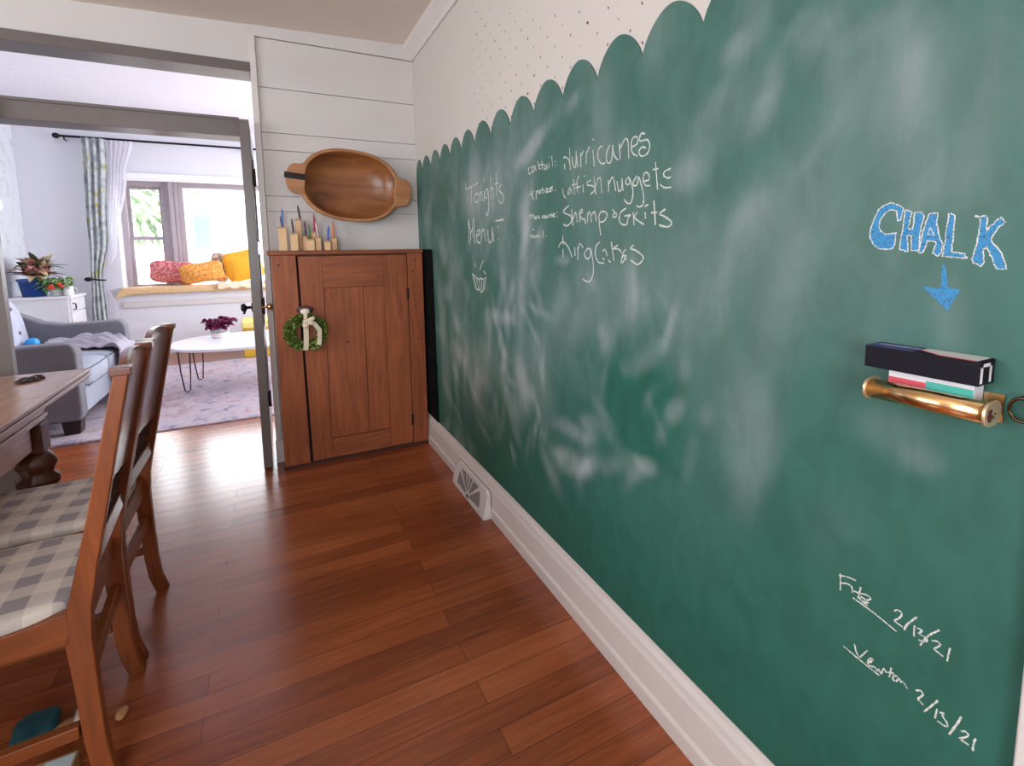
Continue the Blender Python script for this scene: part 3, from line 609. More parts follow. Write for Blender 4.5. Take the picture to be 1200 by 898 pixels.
for (u0, u1, vt, y, pens, lab) in BL:
    x0 = at(u0, 285, 1, y).x; x1 = at(u1, 285, 1, y).x; zt = at((u0+u1)/2, vt, 1, y).z
    hd = .024
    bm = B(); prism(bm, [(y-hd, ZT), (y+hd, ZT), (y+hd, zt), (y-hd*.2, zt), (y-hd, zt-.012)], 'x', x0, x1)
    tag(obj('wooden_block', bm, blk, bevel=.002), 'pale wooden block on the cupboard, '+lab, 'wooden block', 'wooden blocks on the cupboard')
    for c, nm, tu, tv, bu in pens:
        tip = at(tu, tv, 1, y+.004); xb = at(bu, vt, 1, y+.004).x
        base = Vector((xb, y+.004, zt+.0006)); d = tip-base; r = .0052
        bm = B(); tube(bm, [base, base+d*.12, base+d*.68, base+d*.9, tip], [r*.95, r, r*1.05, r*.7, r*.18], 10)
        tag(obj('tapered_stick', bm, plain('stick_'+nm.replace(' ', '_'), c, .4), smooth=True), nm+' tapered stick standing in a pale wooden block on the cupboard', 'stick', 'coloured sticks in the wooden blocks')

# ---------------------------------------------------------------- carved dough bowl on the shiplap
bw = thing('dough_bowl', (.46, YB-.06, 1.47), 'long carved wooden dough bowl with two handles hung above the cupboard', 'bowl')
BC = Vector((.462, YB-.006, 1.692)); BR = Matrix.Rotation(R(5.5), 3, 'Y')
bowl_w = wood('bowl_brown_wood', (84, 46, 26), (164, 104, 58), .3, 'x', .35, .5); bowl_rim = wood('bowl_rim_wood', (140, 84, 50), (188, 134, 86), .45, 'x', .8)
def sup(a, b_, t, p=2.35):
    c, s = math.cos(t), math.sin(t); return (a*math.copysign(abs(c)**(2/p), c), b_*math.copysign(abs(s)**(2/p), s))
bm = B(); nn = 64
def bring(a, b_, d): return [bm.verts.new(BC + BR @ Vector((sup(a, b_, 2*math.pi*k/nn)[0], -d, sup(a, b_, 2*math.pi*k/nn)[1]))) for k in range(nn)]
specs = [(.17, .11, .0, 1), (.235, .165, .03, 1), (.280, .205, .075, 1), (.293, .216, .092, 1), (.290, .213, .098, 1), (.270, .199, .099, 1), (.264, .194, .093, 0), (.246, .178, .062, 0), (.195, .135, .038, 0), (.13, .085, .026, 0), (.06, .04, .022, 0)]
rings = [(bring(a, b_, d), mi) for a, b_, d, mi in specs]
for (A, _), (C, mi) in zip(rings, rings[1:]):
    for k in range(nn): bm.faces.new((A[k], A[(k+1) % nn], C[(k+1) % nn], C[k])).material_index = mi
bm.faces.new(rings[-1][0]); bm.faces.new(rings[0][0]).material_index = 1
obj('bowl_body', bm, [bowl_w, bowl_rim], bw, smooth=True)
for s in (-1, 1):
    pts = []
    for k in range(13):
        t = -math.pi/2+math.pi*k/12; pts.append((s*(.30+.068*math.cos(t)**.7 if math.cos(t) > 0 else .30), .088*math.sin(t)))
    pts = [(s*.262, -.10), (s*.30, -.086)] + pts[1:-1] + [(s*.30, .086), (s*.262, .10)]
    bm = B(); A = [bm.verts.new(BC + BR @ Vector((x, -.099, z))) for x, z in pts]; C = [bm.verts.new(BC + BR @ Vector((x*.97, -.07, z))) for x, z in pts]
    bm.faces.new(A); bm.faces.new(C[::-1])
    for i in range(len(pts)): bm.faces.new((A[i], C[i], C[(i+1) % len(pts)], A[(i+1) % len(pts)]))
    h = obj('handle', bm, bowl_rim, bw, bevel=.004)
    if s < 0:
        bm = B(); bmesh.ops.create_cube(bm, size=1)
        for v in bm.verts: v.co = BC + BR @ Vector((-.318+v.co.x*.112, -.1025+v.co.y*.005, .012+v.co.z*.034))
        obj('metal_strap', bm, iron, h, label='dark metal strap across the left handle')

# ---------------------------------------------------------------- gray doors of the wide opening
def gray_door(name, x0, x1, y0, y1, zt, rightside):
    bm = B()
    t = .11
    box(bm, x0, x1, y0, y0+t, .012, zt); box(bm, x0, x1, y1-t, y1, .012, zt)
    for z0, z1 in ((.012, .24), (.70, .80), (1.28, 1.36), (zt-.12, zt)): box(bm, x0, x1, y0+t, y1-t, z0, z1)
    box(bm, x0+.012, x1-.012, y0+t, y1-t, .24, zt-.12)
    return struct(name, bm, gray_paint, bevel=.002)
d1 = gray_door('door_1', -.1185, -.071, 3.187, 3.92, 2.03, True)
KZ = .975
bm = B(); tube(bm, [(-.119, 3.25, KZ), (-.125, 3.25, KZ)], .026, 16); tube(bm, [(-.125, 3.25, KZ), (-.155, 3.25, KZ)], .008, 10); ball(bm, (-.166, 3.25, KZ), .015, .024, .024, 2.3); tube(bm, [(-.150, 3.25, KZ), (-.166, 3.235, KZ-.035)], .006, 8)
obj('door_knob', bm, plain('black_iron_knob', (22, 20, 24), .35, metal=.7), d1, smooth=True, label='black door knob')
bm = B(); tube(bm, [(-.0705, 3.22, KZ), (-.066, 3.22, KZ)], .02, 16); tube(bm, [(-.066, 3.22, KZ), (-.04, 3.22, KZ)], .007, 10); ball(bm, (-.030, 3.22, KZ), .012, .02, .02, 2.3)
brass = plain('polished_brass', (236, 196, 140), .2, metal=1, var=.05)
obj('door_knob', bm, brass, d1, smooth=True, label='brass door knob')
for z in (1.72, .98, .42):
    bm = B(); box(bm, -.0708, -.062, 3.222, 3.262, z-.045, z+.045); tube(bm, [(-.06, 3.238, z-.05), (-.06, 3.238, z+.05)], .006, 8)
    obj('hinge', bm, iron, d1)
def flat_door(name, x0, x1, y0, y1, zt):
    bm = B(); t = .11
    box(bm, x0, x0+t, y0, y1, .012, zt); box(bm, x1-t, x1, y0, y1, .012, zt)
    for z0, z1 in ((.012, .24), (.70, .80), (1.28, 1.36), (zt-.12, zt)): box(bm, x0+t, x1-t, y0, y1, z0, z1)
    box(bm, x0+t, x1-t, y0+.012, y1-.012, .24, zt-.12)
    return struct(name, bm, gray_paint, bevel=.002)
d2 = flat_door('door_2', -1.90, -1.158, 3.195, 3.24, 2.03)

# baseboard heat register with a sunburst grille
vt = thing('floor_register', (.845, 2.28, 0), 'white sunburst baseboard vent on the floor under the chalkboard', 'vent')
vw = plain('vent_white', (216, 212, 212), .35)
xf, xb_, Y0, Y1 = .826, .8685, 2.062, 2.505
bm = B()
prof = [(Y0, 0), (Y1, 0), (Y1+.012, .03), (Y1-.01, .105), (Y1-.05, .14), (Y0+.02, .14), (Y0, .12)]
A = [bm.verts.new((xf+(xb_-.005-xf)*(z/.14)*.75, y, z)) for y, z in prof]; C = [bm.verts.new((xb_, y, z)) for y, z in prof]
bm.faces.new(A); bm.faces.new(C[::-1])
for i in range(len(prof)): bm.faces.new((A[i], C[i], C[(i+1) % len(prof)], A[(i+1) % len(prof)]))
obj('housing', bm, vw, vt, bevel=.004)
def vp(y, z, d=.0012): return (xf+(xb_-.005-xf)*(z/.14)*.75-d, y, z)
O = (2.285, .022); angs = [0, 36, 68, 92, 116, 146, 180]
bm = B()
for a0, a1 in zip(angs, angs[1:]):
    def rim(a):
        ca, sa = math.cos(R(a)), math.sin(R(a)); k = min(.155/max(abs(ca), 1e-3), .098/max(sa, 1e-3)); k = min(k, .16); return (O[0]-ca*k, O[1]+sa*k)
    aa0, aa1 = a0+4, a1-4; p0, p1 = rim(aa0), rim(aa1); pm = rim((a0+a1)/2)
    i0 = (O[0]-math.cos(R(aa0))*.028, O[1]+math.sin(R(aa0))*.028); i1 = (O[0]-math.cos(R(aa1))*.028, O[1]+math.sin(R(aa1))*.028)
    bm.faces.new([bm.verts.new(vp(*q)) for q in (i0, p0, pm, p1, i1)])
obj('grille_openings', bm, plain('grille_gray', (128, 126, 124), .6), vt)
bm = B(); tube(bm, [vp(O[0]-.017, O[1]-.004, .002), vp(O[0]+.017, O[1]-.004, .002)], .003, 6); ball(bm, vp(O[0], O[1]+.004, .002), .003, .012, .01)
obj('damper_lever', bm, plain('lever_gray', (80, 78, 78), .5, metal=.5), vt)

# ---------------------------------------------------------------- brass chalk trough with boxes
brass_light = plain('pale_brass', (240, 212, 176), .35, metal=.8, var=.05)
tr = thing('chalk_trough', (.86, .365, 1.05), 'polished brass half-round chalk trough mounted on the chalkboard', 'chalk trough')
TY0, TY1 = .284, .426; tc_, tr_ = (.856, 1.086), .033
RX, RZ, RR = .840, 1.0715, .0155
bm = B(); prism(bm, [(RX+RR*math.cos(2*math.pi*k/28), RZ+RR*math.sin(2*math.pi*k/28)) for k in range(28)], 'y', TY0, TY1)
roll = obj('front_roll', bm, brass, tr, smooth=False)
for p in roll.data.polygons: p.use_smooth = len(p.vertices) == 4
obj('trough_floor', box(B(), RX+.012, W-.0078, TY0+.002, TY1-.002, 1.0535, 1.061), brass, tr, bevel=.001)
for y0, y1 in ((TY0-.004, TY0-.0001), (TY1+.0001, TY1+.004)):
    bm = B(); pts = [(RX+.006+(.025)*math.copysign(abs(math.cos(2*math.pi*k/32))**.7, math.cos(2*math.pi*k/32)), RZ+.0172*math.copysign(abs(math.sin(2*math.pi*k/32))**.8, math.sin(2*math.pi*k/32))) for k in range(32)]
    prism(bm, pts, 'y', y0, y1); e = obj('end_cap', bm, brass_light, tr, bevel=.001)
    if y0 < TY0:
        bm = B()
        for dx, dz, a, c in ((-.006, .004, .006, .004), (-.010, -.002, .004, .005), (-.003, -.003, .003, .004), (-.006, -.008, .005, .002), (.004, -.004, .002, .003), (.008, .0, .002, .0015)): ball(bm, (RX+.002+dx, y0-.0003, RZ+dz), a, .0008, c, 2, 10, 6)
        obj('engraved_ornament', bm, plain('tarnish_brown', (92, 48, 40), .4, metal=.6), e)
bm = B(); prism(bm, [(W-.0045, 1.05), (W-.0075, 1.05), (W-.0075, 1.09), (W-.0045, 1.09)], 'y', TY0, TY1)
obj('back_plate', bm, brass, tr)
bm = B(); pts = [(W-.018-.0*k, .262-.013*math.cos(2*math.pi*k/20), 1.077+.016*math.sin(2*math.pi*k/20)) for k in range(20)]
tube(bm, pts, .0022, 8, True); tube(bm, [(W-.0045, .262, 1.093), (W-.018, .262, 1.093)], .003, 8)
obj('hanging_ring', bm, plain('dark_brass', (90, 74, 52), .25, metal=1), tr, smooth=True)
# boxes lying in the trough
def chalk_box(x0, x1, y0, y1, z0, z1, rot, nm, label, mats):
    bm = B(); box(bm, x0, x1, y0, y1, z0, z1)
    return tag(obj(nm, bm, mats, bevel=.0012), label, 'box')
navy = plain('navy_card', (24, 22, 32), .6, var=.1, spec=.15); purple = plain('purple_card', (58, 48, 110), .4); cw = plain('white_card', (226, 222, 224), .5); red = plain('red_card', (214, 74, 88), .5); teal = plain('teal_card', (70, 176, 160), .5)
bx1 = tag(obj('chalk_box', box(B(), .842, .8885, .297, .440, 1.1045, 1.1385), navy, bevel=.001), 'black and purple chalk box lying on top of the white chalk box', 'box')
obj('top_print', box(B(), .8425, .888, .377, .4395, 1.13855, 1.1389), purple, bx1)
bm = B(); prism(bm, [(.888, .302), (.888, .376), (.868, .374), (.850, .345), (.848, .302)], 'z', 1.13855, 1.1391); obj('top_panel', bm, cw, bx1, label='white printed panel')
bm = B(); prism(bm, [(.868, .374), (.8665, .376), (.8475, .346), (.8455, .302), (.848, .302), (.850, .345)], 'z', 1.13855, 1.1390); obj('red_line', bm, red, bx1)
bm = B()
for k, (xx, yw) in enumerate(((.872, .060), (.866, .045))): box(bm, xx, xx+.003, .425-yw+.01, .432, 1.1389, 1.1392)
obj('light_lettering', bm, plain('pale_purple_print', (150, 146, 190), .5), bx1)
bm = B(); box(bm, .8455, .8515, .2964, .2969, 1.108, 1.135); box(bm, .872, .8775, .2964, .2969, 1.108, 1.135); box(bm, .8455, .8775, .2964, .2968, 1.1305, 1.135)
obj('end_stripes', bm, cw, bx1)
bx2 = tag(obj('chalk_box', box(B(), .8572, .886,   .306, .412, 1.0615, 1.1038), cw, bevel=.001), 'white chalk box with red and teal stripe in the brass trough', 'box')
obj('red_stripe', box(B(), .8566, .8571,   .362, .4115, 1.084, 1.0925), red, bx2)
obj('teal_stripe', box(B(), .8566, .8571, .3065, .362, 1.084, 1.0955), teal, bx2)
bm = B(); tube(bm, [(.868, .4185, 1.0745), (.884, .4185, 1.0745)], .0055, 12)
tag(obj('chalk_stick', bm, plain('brown_chalk', (60, 40, 46), .8), smooth=True), 'dark stub of chalk at the left end of the brass trough', 'chalk')

# ---------------------------------------------------------------- dining table
oak_y = wood('table_oak', (132, 88, 66), (172, 126, 98), .3, 'y', 1.0, .5, coat=.8); oak_z = wood('table_leg_oak', (60, 30, 22), (92, 50, 34), .35, 'z', 1, .5)
tb = thing('dining_table', (-1.3, 1.7, 0), 'brown draw-leaf dining table with reeded edges at the left', 'table')
def reeded(bm, x0, x1, y0, y1, z0, z1, n=4):
    h = (z1-z0)/n
    for k in range(n):
        i = .007 if k % 2 == 0 else .0; box(bm, x0+i, x1-i, y0+i, y1-i, z0+h*k, z0+h*(k+1)+(0 if k == n-1 else .0))
    return bm
TX0, TX1 = -1.82, -.787
obj('draw_leaf', reeded(B(), TX0, TX1-.004, 2.412, 2.915, .723, .766), oak_y, tb, bevel=.003)
obj('tabletop', reeded(B(), TX0, TX1, .55, 2.410, .723, .766), oak_y, tb, bevel=.003)
obj('under_frame', reeded(B(), TX0+.004, TX1-.004, .56, 2.405, .685, .7225, 3), oak_y, tb, bevel=.003)
bm = B(); box(bm, TX1-.05, TX1-.02, .75, 2.29, .60, .6845); box(bm, TX0+.02, TX0+.05, .75, 2.29, .60, .6845); box(bm, TX0+.1, TX1-.1, 2.34, 2.37, .60, .6845); box(bm, TX0+.1, TX1-.1, .62, .65, .60, .6845)
obj('apron', bm, oak_y, tb, bevel=.002)
def tleg(x, y):
    def wob(k, n, z): return 1+.035*math.cos(k*2*math.pi/n*8)*(1 if .3 < z < .56 else 0)
    bm = B(); box(bm, x-.036, x+.036, y-.036, y+.036, .575, .684)
    obj('leg_block', bm, oak_z, leg_root(x, y, bm2=lathe(B(), [(.05, .0), (.055, .03), (.035, .05), (.03, .12), (.05, .15), (.085, .22), (.105, .31), (.098, .37), (.07, .405), (.045, .42), (.05, .44), (.062, .455), (.062, .475), (.045, .49), (.05, .51), (.06, .53), (.05, .555), (.036, .575)], (x, y, 0), 32, wob=wob)), bevel=.004)
def leg_root(x, y, bm2): return obj('leg', bm2, oak_z, tb, smooth=True)
for x, y in ((-.826, 2.36), (TX0+.04, 2.36), (-.826, .65), (TX0+.04, .65)): tleg(x, y)
# dark keys or beads lying on the leaf
bm = B(); 
c0 = at(33, 446, 2, .767)
for i in range(9):
    a = i/8; p = at(23+a*24, 448.5-a*5.5+2*math.sin(i*2.4), 2, .7665)
    pts = [p+Vector((.014*math.cos(t), .014*math.sin(t), .0045)) for t in [2*math.pi*k/10 for k in range(10)]]
    tube(bm, pts, .004, 6, True)
for v in bm.verts: v.co.z = max(v.co.z, .7664)
tag(obj('chain', bm, plain('dark_bead', (46, 26, 34), .35, metal=.3), smooth=True), 'small dark chain lying on the table leaf', 'chain')

# ---------------------------------------------------------------- dining chairs
oak_c = wood('chair_oak', (108, 54, 26), (148, 80, 38), .4, 'z', 1.0, .45); oak_dark = wood('chair_dark_oak', (82, 40, 28), (120, 64, 46), .3, 'z', 1.0, .5, coat=.8); oak_rail = wood('chair_rail_oak', (110, 56, 26), (152, 84, 40), .42, 'x', 1.0, .45)
def gingham():
    mt, nt, b = newmat('gray_gingham')
    tc = N(nt, 'ShaderNodeTexCoord'); sp = N(nt, 'ShaderNodeSeparateXYZ'); nt.links.new(tc.outputs['Object'], sp.inputs[0])
    P_ = .094
    def band(o, ph): return math_(nt, 'LESS_THAN', math_(nt, 'FRACT', math_(nt, 'DIVIDE', math_(nt, 'ADD', o, ph+10), P_)), .5)
    s = math_(nt, 'MULTIPLY', math_(nt, 'ADD', band(sp.outputs[0], .02), band(sp.outputs[1], .035)), .5)
    s = math_(nt, 'ADD', s, math_(nt, 'MULTIPLY', math_(nt, 'SUBTRACT', noisen(nt, coords(nt), 60, 3), .5), .25))
    nt.links.new(ramp(nt, s, [(.1, s2l((206, 198, 188))), (.5, s2l((188, 182, 176))), (.95, s2l((146, 140, 144)))]), b.inputs['Base Color'])
    b.inputs['Roughness'].default_value = .85
    bump(nt, b, noisen(nt, coords(nt), 400, 2), .15, .002)
    return mt
ging = gingham()
def make_chair(X, Yc, label):
    """X: rear foot line, Yc: centre. The chair faces -x."""
    t = thing('dining_chair', (X, Yc, 0), label, 'chair', 'oak dining chairs at the table')
    hw = .2
    prof = [(0.022, 0), (.004, .06), (-.004, .14), (-.008, .28), (-.012, .40), (-.004, .48), (.018, .58), (.046, .70), (.078, .85), (.115, 1.018)]
    wid = [.040, .040, .042, .044, .050, .046, .040, .036, .033, .030]
    for s in (-1, 1):
        bm = B(); y0, y1 = sorted((Yc+s*hw, Yc+s*(hw-.032)))
        L = [(X+x-w/2, z) for (x, z), w in zip(prof, wid)]; Rr = [(X+x+w/2, z) for (x, z), w in zip(prof, wid)]
        n = len(L); rows = []
        for (xl, z), (xr, _) in zip(L, Rr): rows.append([bm.verts.new(p) for p in ((xl, y0, z), (xr, y0, z), (xr, y1, z), (xl, y1, z))])
        for a, b_ in zip(rows, rows[1:]):
            for k in range(4): bm.faces.new((a[k], a[(k+1) % 4], b_[(k+1) % 4], b_[k]))
        bm.faces.new(rows[0][::-1]); bm.faces.new(rows[-1])
        p = obj('rear_post', bm, oak_c, t, bevel=.004)
        bm = B(); box(bm, X+.115-.021, X+.115+.021, y0-.004, y1+.004, 1.0165, 1.036); obj('post_cap', bm, oak_dark, p, bevel=.003)
    def backx(z):
        for (xa, za), (xb, zb_) in zip(prof, prof[1:]):
            if za <= z <= zb_: return X+xa+(xb-xa)*(z-za)/(zb_-za)
        return X+prof[-1][0]
    # crest: broad panel with an arched top, slightly dished
    bm = B(); yi0, yi1 = Yc-hw+.033, Yc+hw-.033; nu, nv = 24, 14
    def crest(face):
        def f(u, v):
            y = yi0+(yi1-yi0)*u; q = abs(2*u-1); tz = .998+.048*max(0, 1-q**2.6)**.6
            z = .692+(tz-.692)*v; dish = -.012*(1-q*q)
            return Vector((backx(min(z, 1.018))+dish+(.009 if face else -.009), y, z))
        return f
    F = sheet(bm, crest(1), nu, nv); G = sheet(bm, crest(0), nu, nv)
    def rim(a, b_): bm.faces.new((a[0], a[1], b_[1], b_[0]))
    for i in range(nu):
        for j in (0, nv): rim((F[j][i], F[j][i+1]), (G[j][i], G[j][i+1]))
    for j in range(nv):
        for i in (0, nu): rim((F[j][i], F[j+1][i]), (G[j][i], G[j+1][i]))
    obj('crest_panel', bm, oak_dark, t, smooth=False, bevel=.002)
    # carved splat below it
    bm = B(); sheet(bm, lambda u, v: Vector((backx(.602+.088*v)-.004+.006*math.sin(u*50)*math.sin(v*14), yi0+(yi1-yi0)*u, .602+.089*v)), 60, 14)
    sheet(bm, lambda u, v: Vector((backx(.602+.088*v)-.014, yi0+(yi1-yi0)*u, .602+.089*v)), 2, 2)
    obj('carved_band', bm, plain('carved_dark_oak', (58, 34, 28), .45, var=.3, scale=50), t)
    bm = B(); box(bm, backx(.575)-.012, backx(.575)+.014, yi0, yi1, .552, .600); obj('lower_back_rail', bm, oak_dark, t, bevel=.003)
    # seat
    SX0, SX1 = X-.46, X-.02
    for s in (-1, 1):
        y0, y1 = sorted((Yc+s*(hw-.0), Yc+s*(hw-.024)))
        bm = B(); prism(bm, [(SX0+.04, .402), (SX1-.006, .398), (SX1-.006, .476), (SX1-.05, .47), (SX0+.2, .452), (SX0+.04, .462)], 'y', y0, y1); obj('side_rail', bm, oak_rail, t, bevel=.003)
        bm = B(); box(bm, SX0+.02, X-.03, y0, y1, .155, .188); obj('side_stretcher', bm, oak_rail, t, bevel=.003)
    obj('front_rail', box(B(), SX0+.006, SX0+.03, Yc-hw+.03, Yc+hw-.03, .40, .462), oak_rail, t, bevel=.003)
    obj('back_rail', box(B(), X-.022, X+.0, yi0, yi1, .40, .462), oak_rail, t, bevel=.003)
    obj('rear_stretcher', box(B(), X-.02, X+.002, yi0, yi1, .272, .312), oak_rail, t, bevel=.003)
    for s in (-1, 1):
        c = (SX0+.02, Yc+s*(hw-.02), 0); bm = lathe(B(), [(.018, 0), (.022, .03), (.019, .08), (.024, .15), (.024, .2), (.018, .22), (.028, .29), (.026, .35), (.02, .38), (.026, .395), (.026, .46)], c, 18)
        obj('front_leg', bm, oak_c, t, smooth=True)
    bm = B()
    def fold(q): return Vector((q.x, q.y, q.z*(1 if q.z > 0 else .35)))
    ball(bm, ((SX0+SX1)/2-.0, Yc, .468), .232, hw-.006, .034, 5.0, 48, 20, fold=fold)
    for v in bm.verts:
        v.co.z = max(v.co.z, .463)
    obj('seat_cushion', bm, ging, t, smooth=True)
    return t
make_chair(-.460, 1.605, 'nearer of two oak dining chairs, gray gingham seat, in the foreground').rotation_euler.z = R(4)
make_chair(-.478, 2.030, 'farther oak dining chair with gray gingham seat, behind the nearest chair')

# clutter on the floor beneath the nearest chair
def scrap(u, v, sx, sy, sz, c, nm, label, cat, p=2.4, seed=0, z=.0):
    q = at(u, v, 2, 0.02); bm = B()
    def fold(a): 
        k = 1+.35*noise.noise(Vector((a.x*30+seed, a.y*30, a.z*30))); return a*k
    ball(bm, (q.x, q.y, sz), sx, sy, sz, p, 28, 16, fold=fold)
    mn = min(vv.co.z for vv in bm.verts)
    for vv in bm.verts: vv.co.z += .001-mn
    return tag(obj(nm, bm, plain('scrap_'+nm, c, .8, var=.15, scale=60, bumpy=.3), smooth=True), label, cat)
scrap(101, 838, .022, .03, .022, (206, 198, 188), 'crumpled_paper', 'crumpled white paper on the floor behind the nearest chair post', 'paper', seed=3)
scrap(77, 856, .03, .035, .016, (176, 132, 94), 'tan_cloth', 'tan cloth scrap on the floor under the nearest chair', 'cloth', seed=8)
scrap(40, 858, .05, .045, .026, (24, 74, 84), 'teal_ball', 'dark teal soft ball on the floor under the nearest chair', 'ball', 2.2, seed=1)
scrap(141, 833, .014, .02, .008, (190, 140, 96), 'tan_crumb', 'small tan scrap on the floor right of the nearest chair post', 'scrap', seed=5)
q = at(90, 893, 2, .03)
o = thing('cardboard_box', (q.x-.05, q.y-.01, 0), 'small cardboard box with pale blue label under the nearest chair', 'box')
obj('carton', box(B(), q.x-.10, q.x+.0, q.y-.06, q.y+.02, .001, .045), plain('carton_tan', (176, 140, 100), .8), o, bevel=.002)
obj('label', box(B(), q.x-.062, q.x-.004, q.y-.05, q.y+.012, .0452, .0462), plain('pale_blue_label', (206, 222, 230), .6), o)

# ---------------------------------------------------------------- living room
# rug
def rug_mat():
    mt, nt, b = newmat('faded_rug')
    v = coords(nt)
    vo = N(nt, 'ShaderNodeTexVoronoi'); vo.inputs['Scale'].default_value = 5.5; nt.links.new(v, vo.inputs['Vector'])
    n1 = noisen(nt, v, 7, 5, 2.5); n2 = noisen(nt, coords(nt, (1, 1, 1)), 2.2, 3)
    k = math_(nt, 'ADD', math_(nt, 'MULTIPLY', n1, .75), math_(nt, 'MULTIPLY', vo.outputs['Distance'], .35))
    c = ramp(nt, k, [(.34, s2l((96, 90, 120))), (.46, s2l((170, 158, 172))), (.58, s2l((186, 172, 176))), (.72, s2l((160, 120, 128)))])
    c = mix(nt, math_(nt, 'MULTIPLY', n2, .5), c, s2l((188, 176, 188)))
    nt.links.new(c, b.inputs['Base Color']); b.inputs['Roughness'].default_value = .95
    bump(nt, b, noisen(nt, v, 150, 2), .3, .004); return mt
bm = B(); nu, nv = 60, 60
def rug(u, v):
    x = -1.62+2.5*u; y = 4.262+2.49*v
    z = .008+.006*max(0, noise.noise(Vector((x*4, y*4, 0))))
    if u < .2: z += .012*max(0, math.sin(y*9))*max(0, (.2-u)/.2)*(1 if v < .2 else .2)
    return Vector((x, y, z))
T = sheet(bm, rug, nu, nv)
bv = [bm.verts.new((p.co.x, p.co.y, .0008)) for p in (T[0]+[r[-1] for r in T[1:]]+T[-1][-2::-1]+[r[0] for r in T[-2:0:-1]])]
ring = T[0]+[r[-1] for r in T[1:]]+T[-1][-2::-1]+[r[0] for r in T[-2:0:-1]]
for i in range(len(ring)): bm.faces.new((ring[i], ring[(i+1) % len(ring)], bv[(i+1) % len(ring)], bv[i]))
tag(obj('area_rug', bm, rug_mat(), smooth=True), 'faded pink and lavender patterned rug on the living room floor', 'rug')

# sofa
def fabric(name, c, rough=.9):
    return plain(name, c, rough, var=.07, scale=30, bumpy=.25, bscale=300)
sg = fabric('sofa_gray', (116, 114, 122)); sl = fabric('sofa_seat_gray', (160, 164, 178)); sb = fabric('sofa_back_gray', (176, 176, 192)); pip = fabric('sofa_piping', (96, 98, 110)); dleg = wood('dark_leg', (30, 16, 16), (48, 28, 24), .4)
SF = thing('sofa', (-1.8, 5.1, 0), 'gray tufted loveseat along the left living room wall', 'sofa')
SY0, SY1 = 4.42, 5.86; SXF, SXB = -1.27, -2.28; AW = .13
def arm(y0, y1):
    P_ = [(SXF-.02, .115), (SXF, .16), (SXF, .61), (SXF-.02, .66), (SXF-.06, .68), (-1.72, .672), (-1.86, .70), (-2.02, .785), (-2.15, .83), (SXB+.06, .84), (SXB, .80), (SXB, .115)]
    return prism(B(), P_, 'y', y0, y1)
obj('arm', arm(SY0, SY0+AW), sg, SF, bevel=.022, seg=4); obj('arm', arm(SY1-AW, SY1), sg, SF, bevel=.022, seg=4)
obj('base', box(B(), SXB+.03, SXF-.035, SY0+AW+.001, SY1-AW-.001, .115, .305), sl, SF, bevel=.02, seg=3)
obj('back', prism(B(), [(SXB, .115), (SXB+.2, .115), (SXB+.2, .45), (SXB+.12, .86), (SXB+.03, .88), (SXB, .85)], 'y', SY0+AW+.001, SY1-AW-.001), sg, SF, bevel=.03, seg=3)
ym = (SY0+SY1)/2
for y0, y1 in ((SY0+AW+.004, ym-.003), (ym+.003, SY1-AW-.004)):
    bm = ball(B(), ((SXF+.0+SXB+.2)/2, (y0+y1)/2, .395), (SXF-SXB-.2)/2+.02, (y1-y0)/2, .088, 6, 48, 18)
    c = obj('seat_cushion', bm, sl, SF, smooth=True)
    bm = B()
    for zz in (.455, .335):
        pts = [(SXF+.006, y0+.03, zz), (SXF+.012, (y0+y1)/2, zz), (SXF+.006, y1-.03, zz)]; tube(bm, pts, .006, 6)
    obj('piping', bm, pip, c)
    # tufted back cushion, leaning
    rt = Matrix.Rotation(R(-11), 3, 'Y')
    def fold(q):
        d = 0
        for by in (-.14, .14):
            for bz in (-.08, .13):
                r2 = ((q.y-by)/.085)**2+((q.z-bz)/.085)**2; d += math.exp(-r2)
        return Vector((q.x - (.045*d if q.x > 0 else 0), q.y, q.z))
    bm = ball(B(), (SXB+.235, (y0+y1)/2, .70), .125, (y1-y0)/2-.004, .25, 3.6, 56, 36, rot=rt, fold=fold)
    c = obj('back_cushion', bm, sb, SF, smooth=True)
    for by in (-.14, .14):
        for bz in (-.08, .13): obj('tuft_button', ball(B(), Vector((SXB+.235, (y0+y1)/2, .70))+rt @ Vector((.078, by, bz)), .012, .018, .018, 2, 12, 8), pip, c, smooth=True)
for y in (SY0+.09, SY1-.09):
    for x in (SXF-.08, SXB+.08): obj('leg', prism(B(), [(x-.045, .0145), (x+.045, .0145), (x+.055, .115), (x-.055, .115)], 'y', y-.05, y+.05), dleg, SF, bevel=.004)
# throw blanket over the far seat
bm = B()
def throw(u, v):
    y = 5.27+.40*v+.05*math.sin(u*7); s = u*1.0
    xb = -1.78; xe = SXF+.035
    if s < (xe-xb): x, z = xb+s, .492
    else: x, z = xe+.012+.02*math.sin(v*14), .492-(s-(xe-xb))
    f = .022*math.sin(v*22+u*9+3*noise.noise(Vector((u*4, v*3, 5))))+.016*math.sin(u*19+v*13)+.03*noise.noise(Vector((u*9, v*7, 2)))
    if s < (xe-xb): z += .014+abs(f)*1.5+.03*math.exp(-((u-.4)/.3)**2)*math.sin(v*3.1)
    else: x += max(0, f)+.01
    if s < (xe-xb) and s > (xe-xb)-.07: z -= (s-(xe-xb)+.07)**2*4
    return Vector((x, y, z))
sheet(bm, throw, 80, 44)
o = obj('throw_blanket', bm, fabric('throw_lavender', (176, 170, 182)), smooth=True); so = o.modifiers.new('solid', 'SOLIDIFY'); so.thickness = .012; so.offset = 1
tag(o, 'crumpled pale lavender throw blanket over the sofa seat', 'blanket')
q = at(37, 404.5, 0, -1.86)
tag(obj('toy_ball', ball(B(), (-1.845, 5.47, .543), .048, .052, .058, 2.3), plain('toy_blue', (30, 150, 225), .4), smooth=True), 'bright blue toy on the gray sofa seat', 'toy')

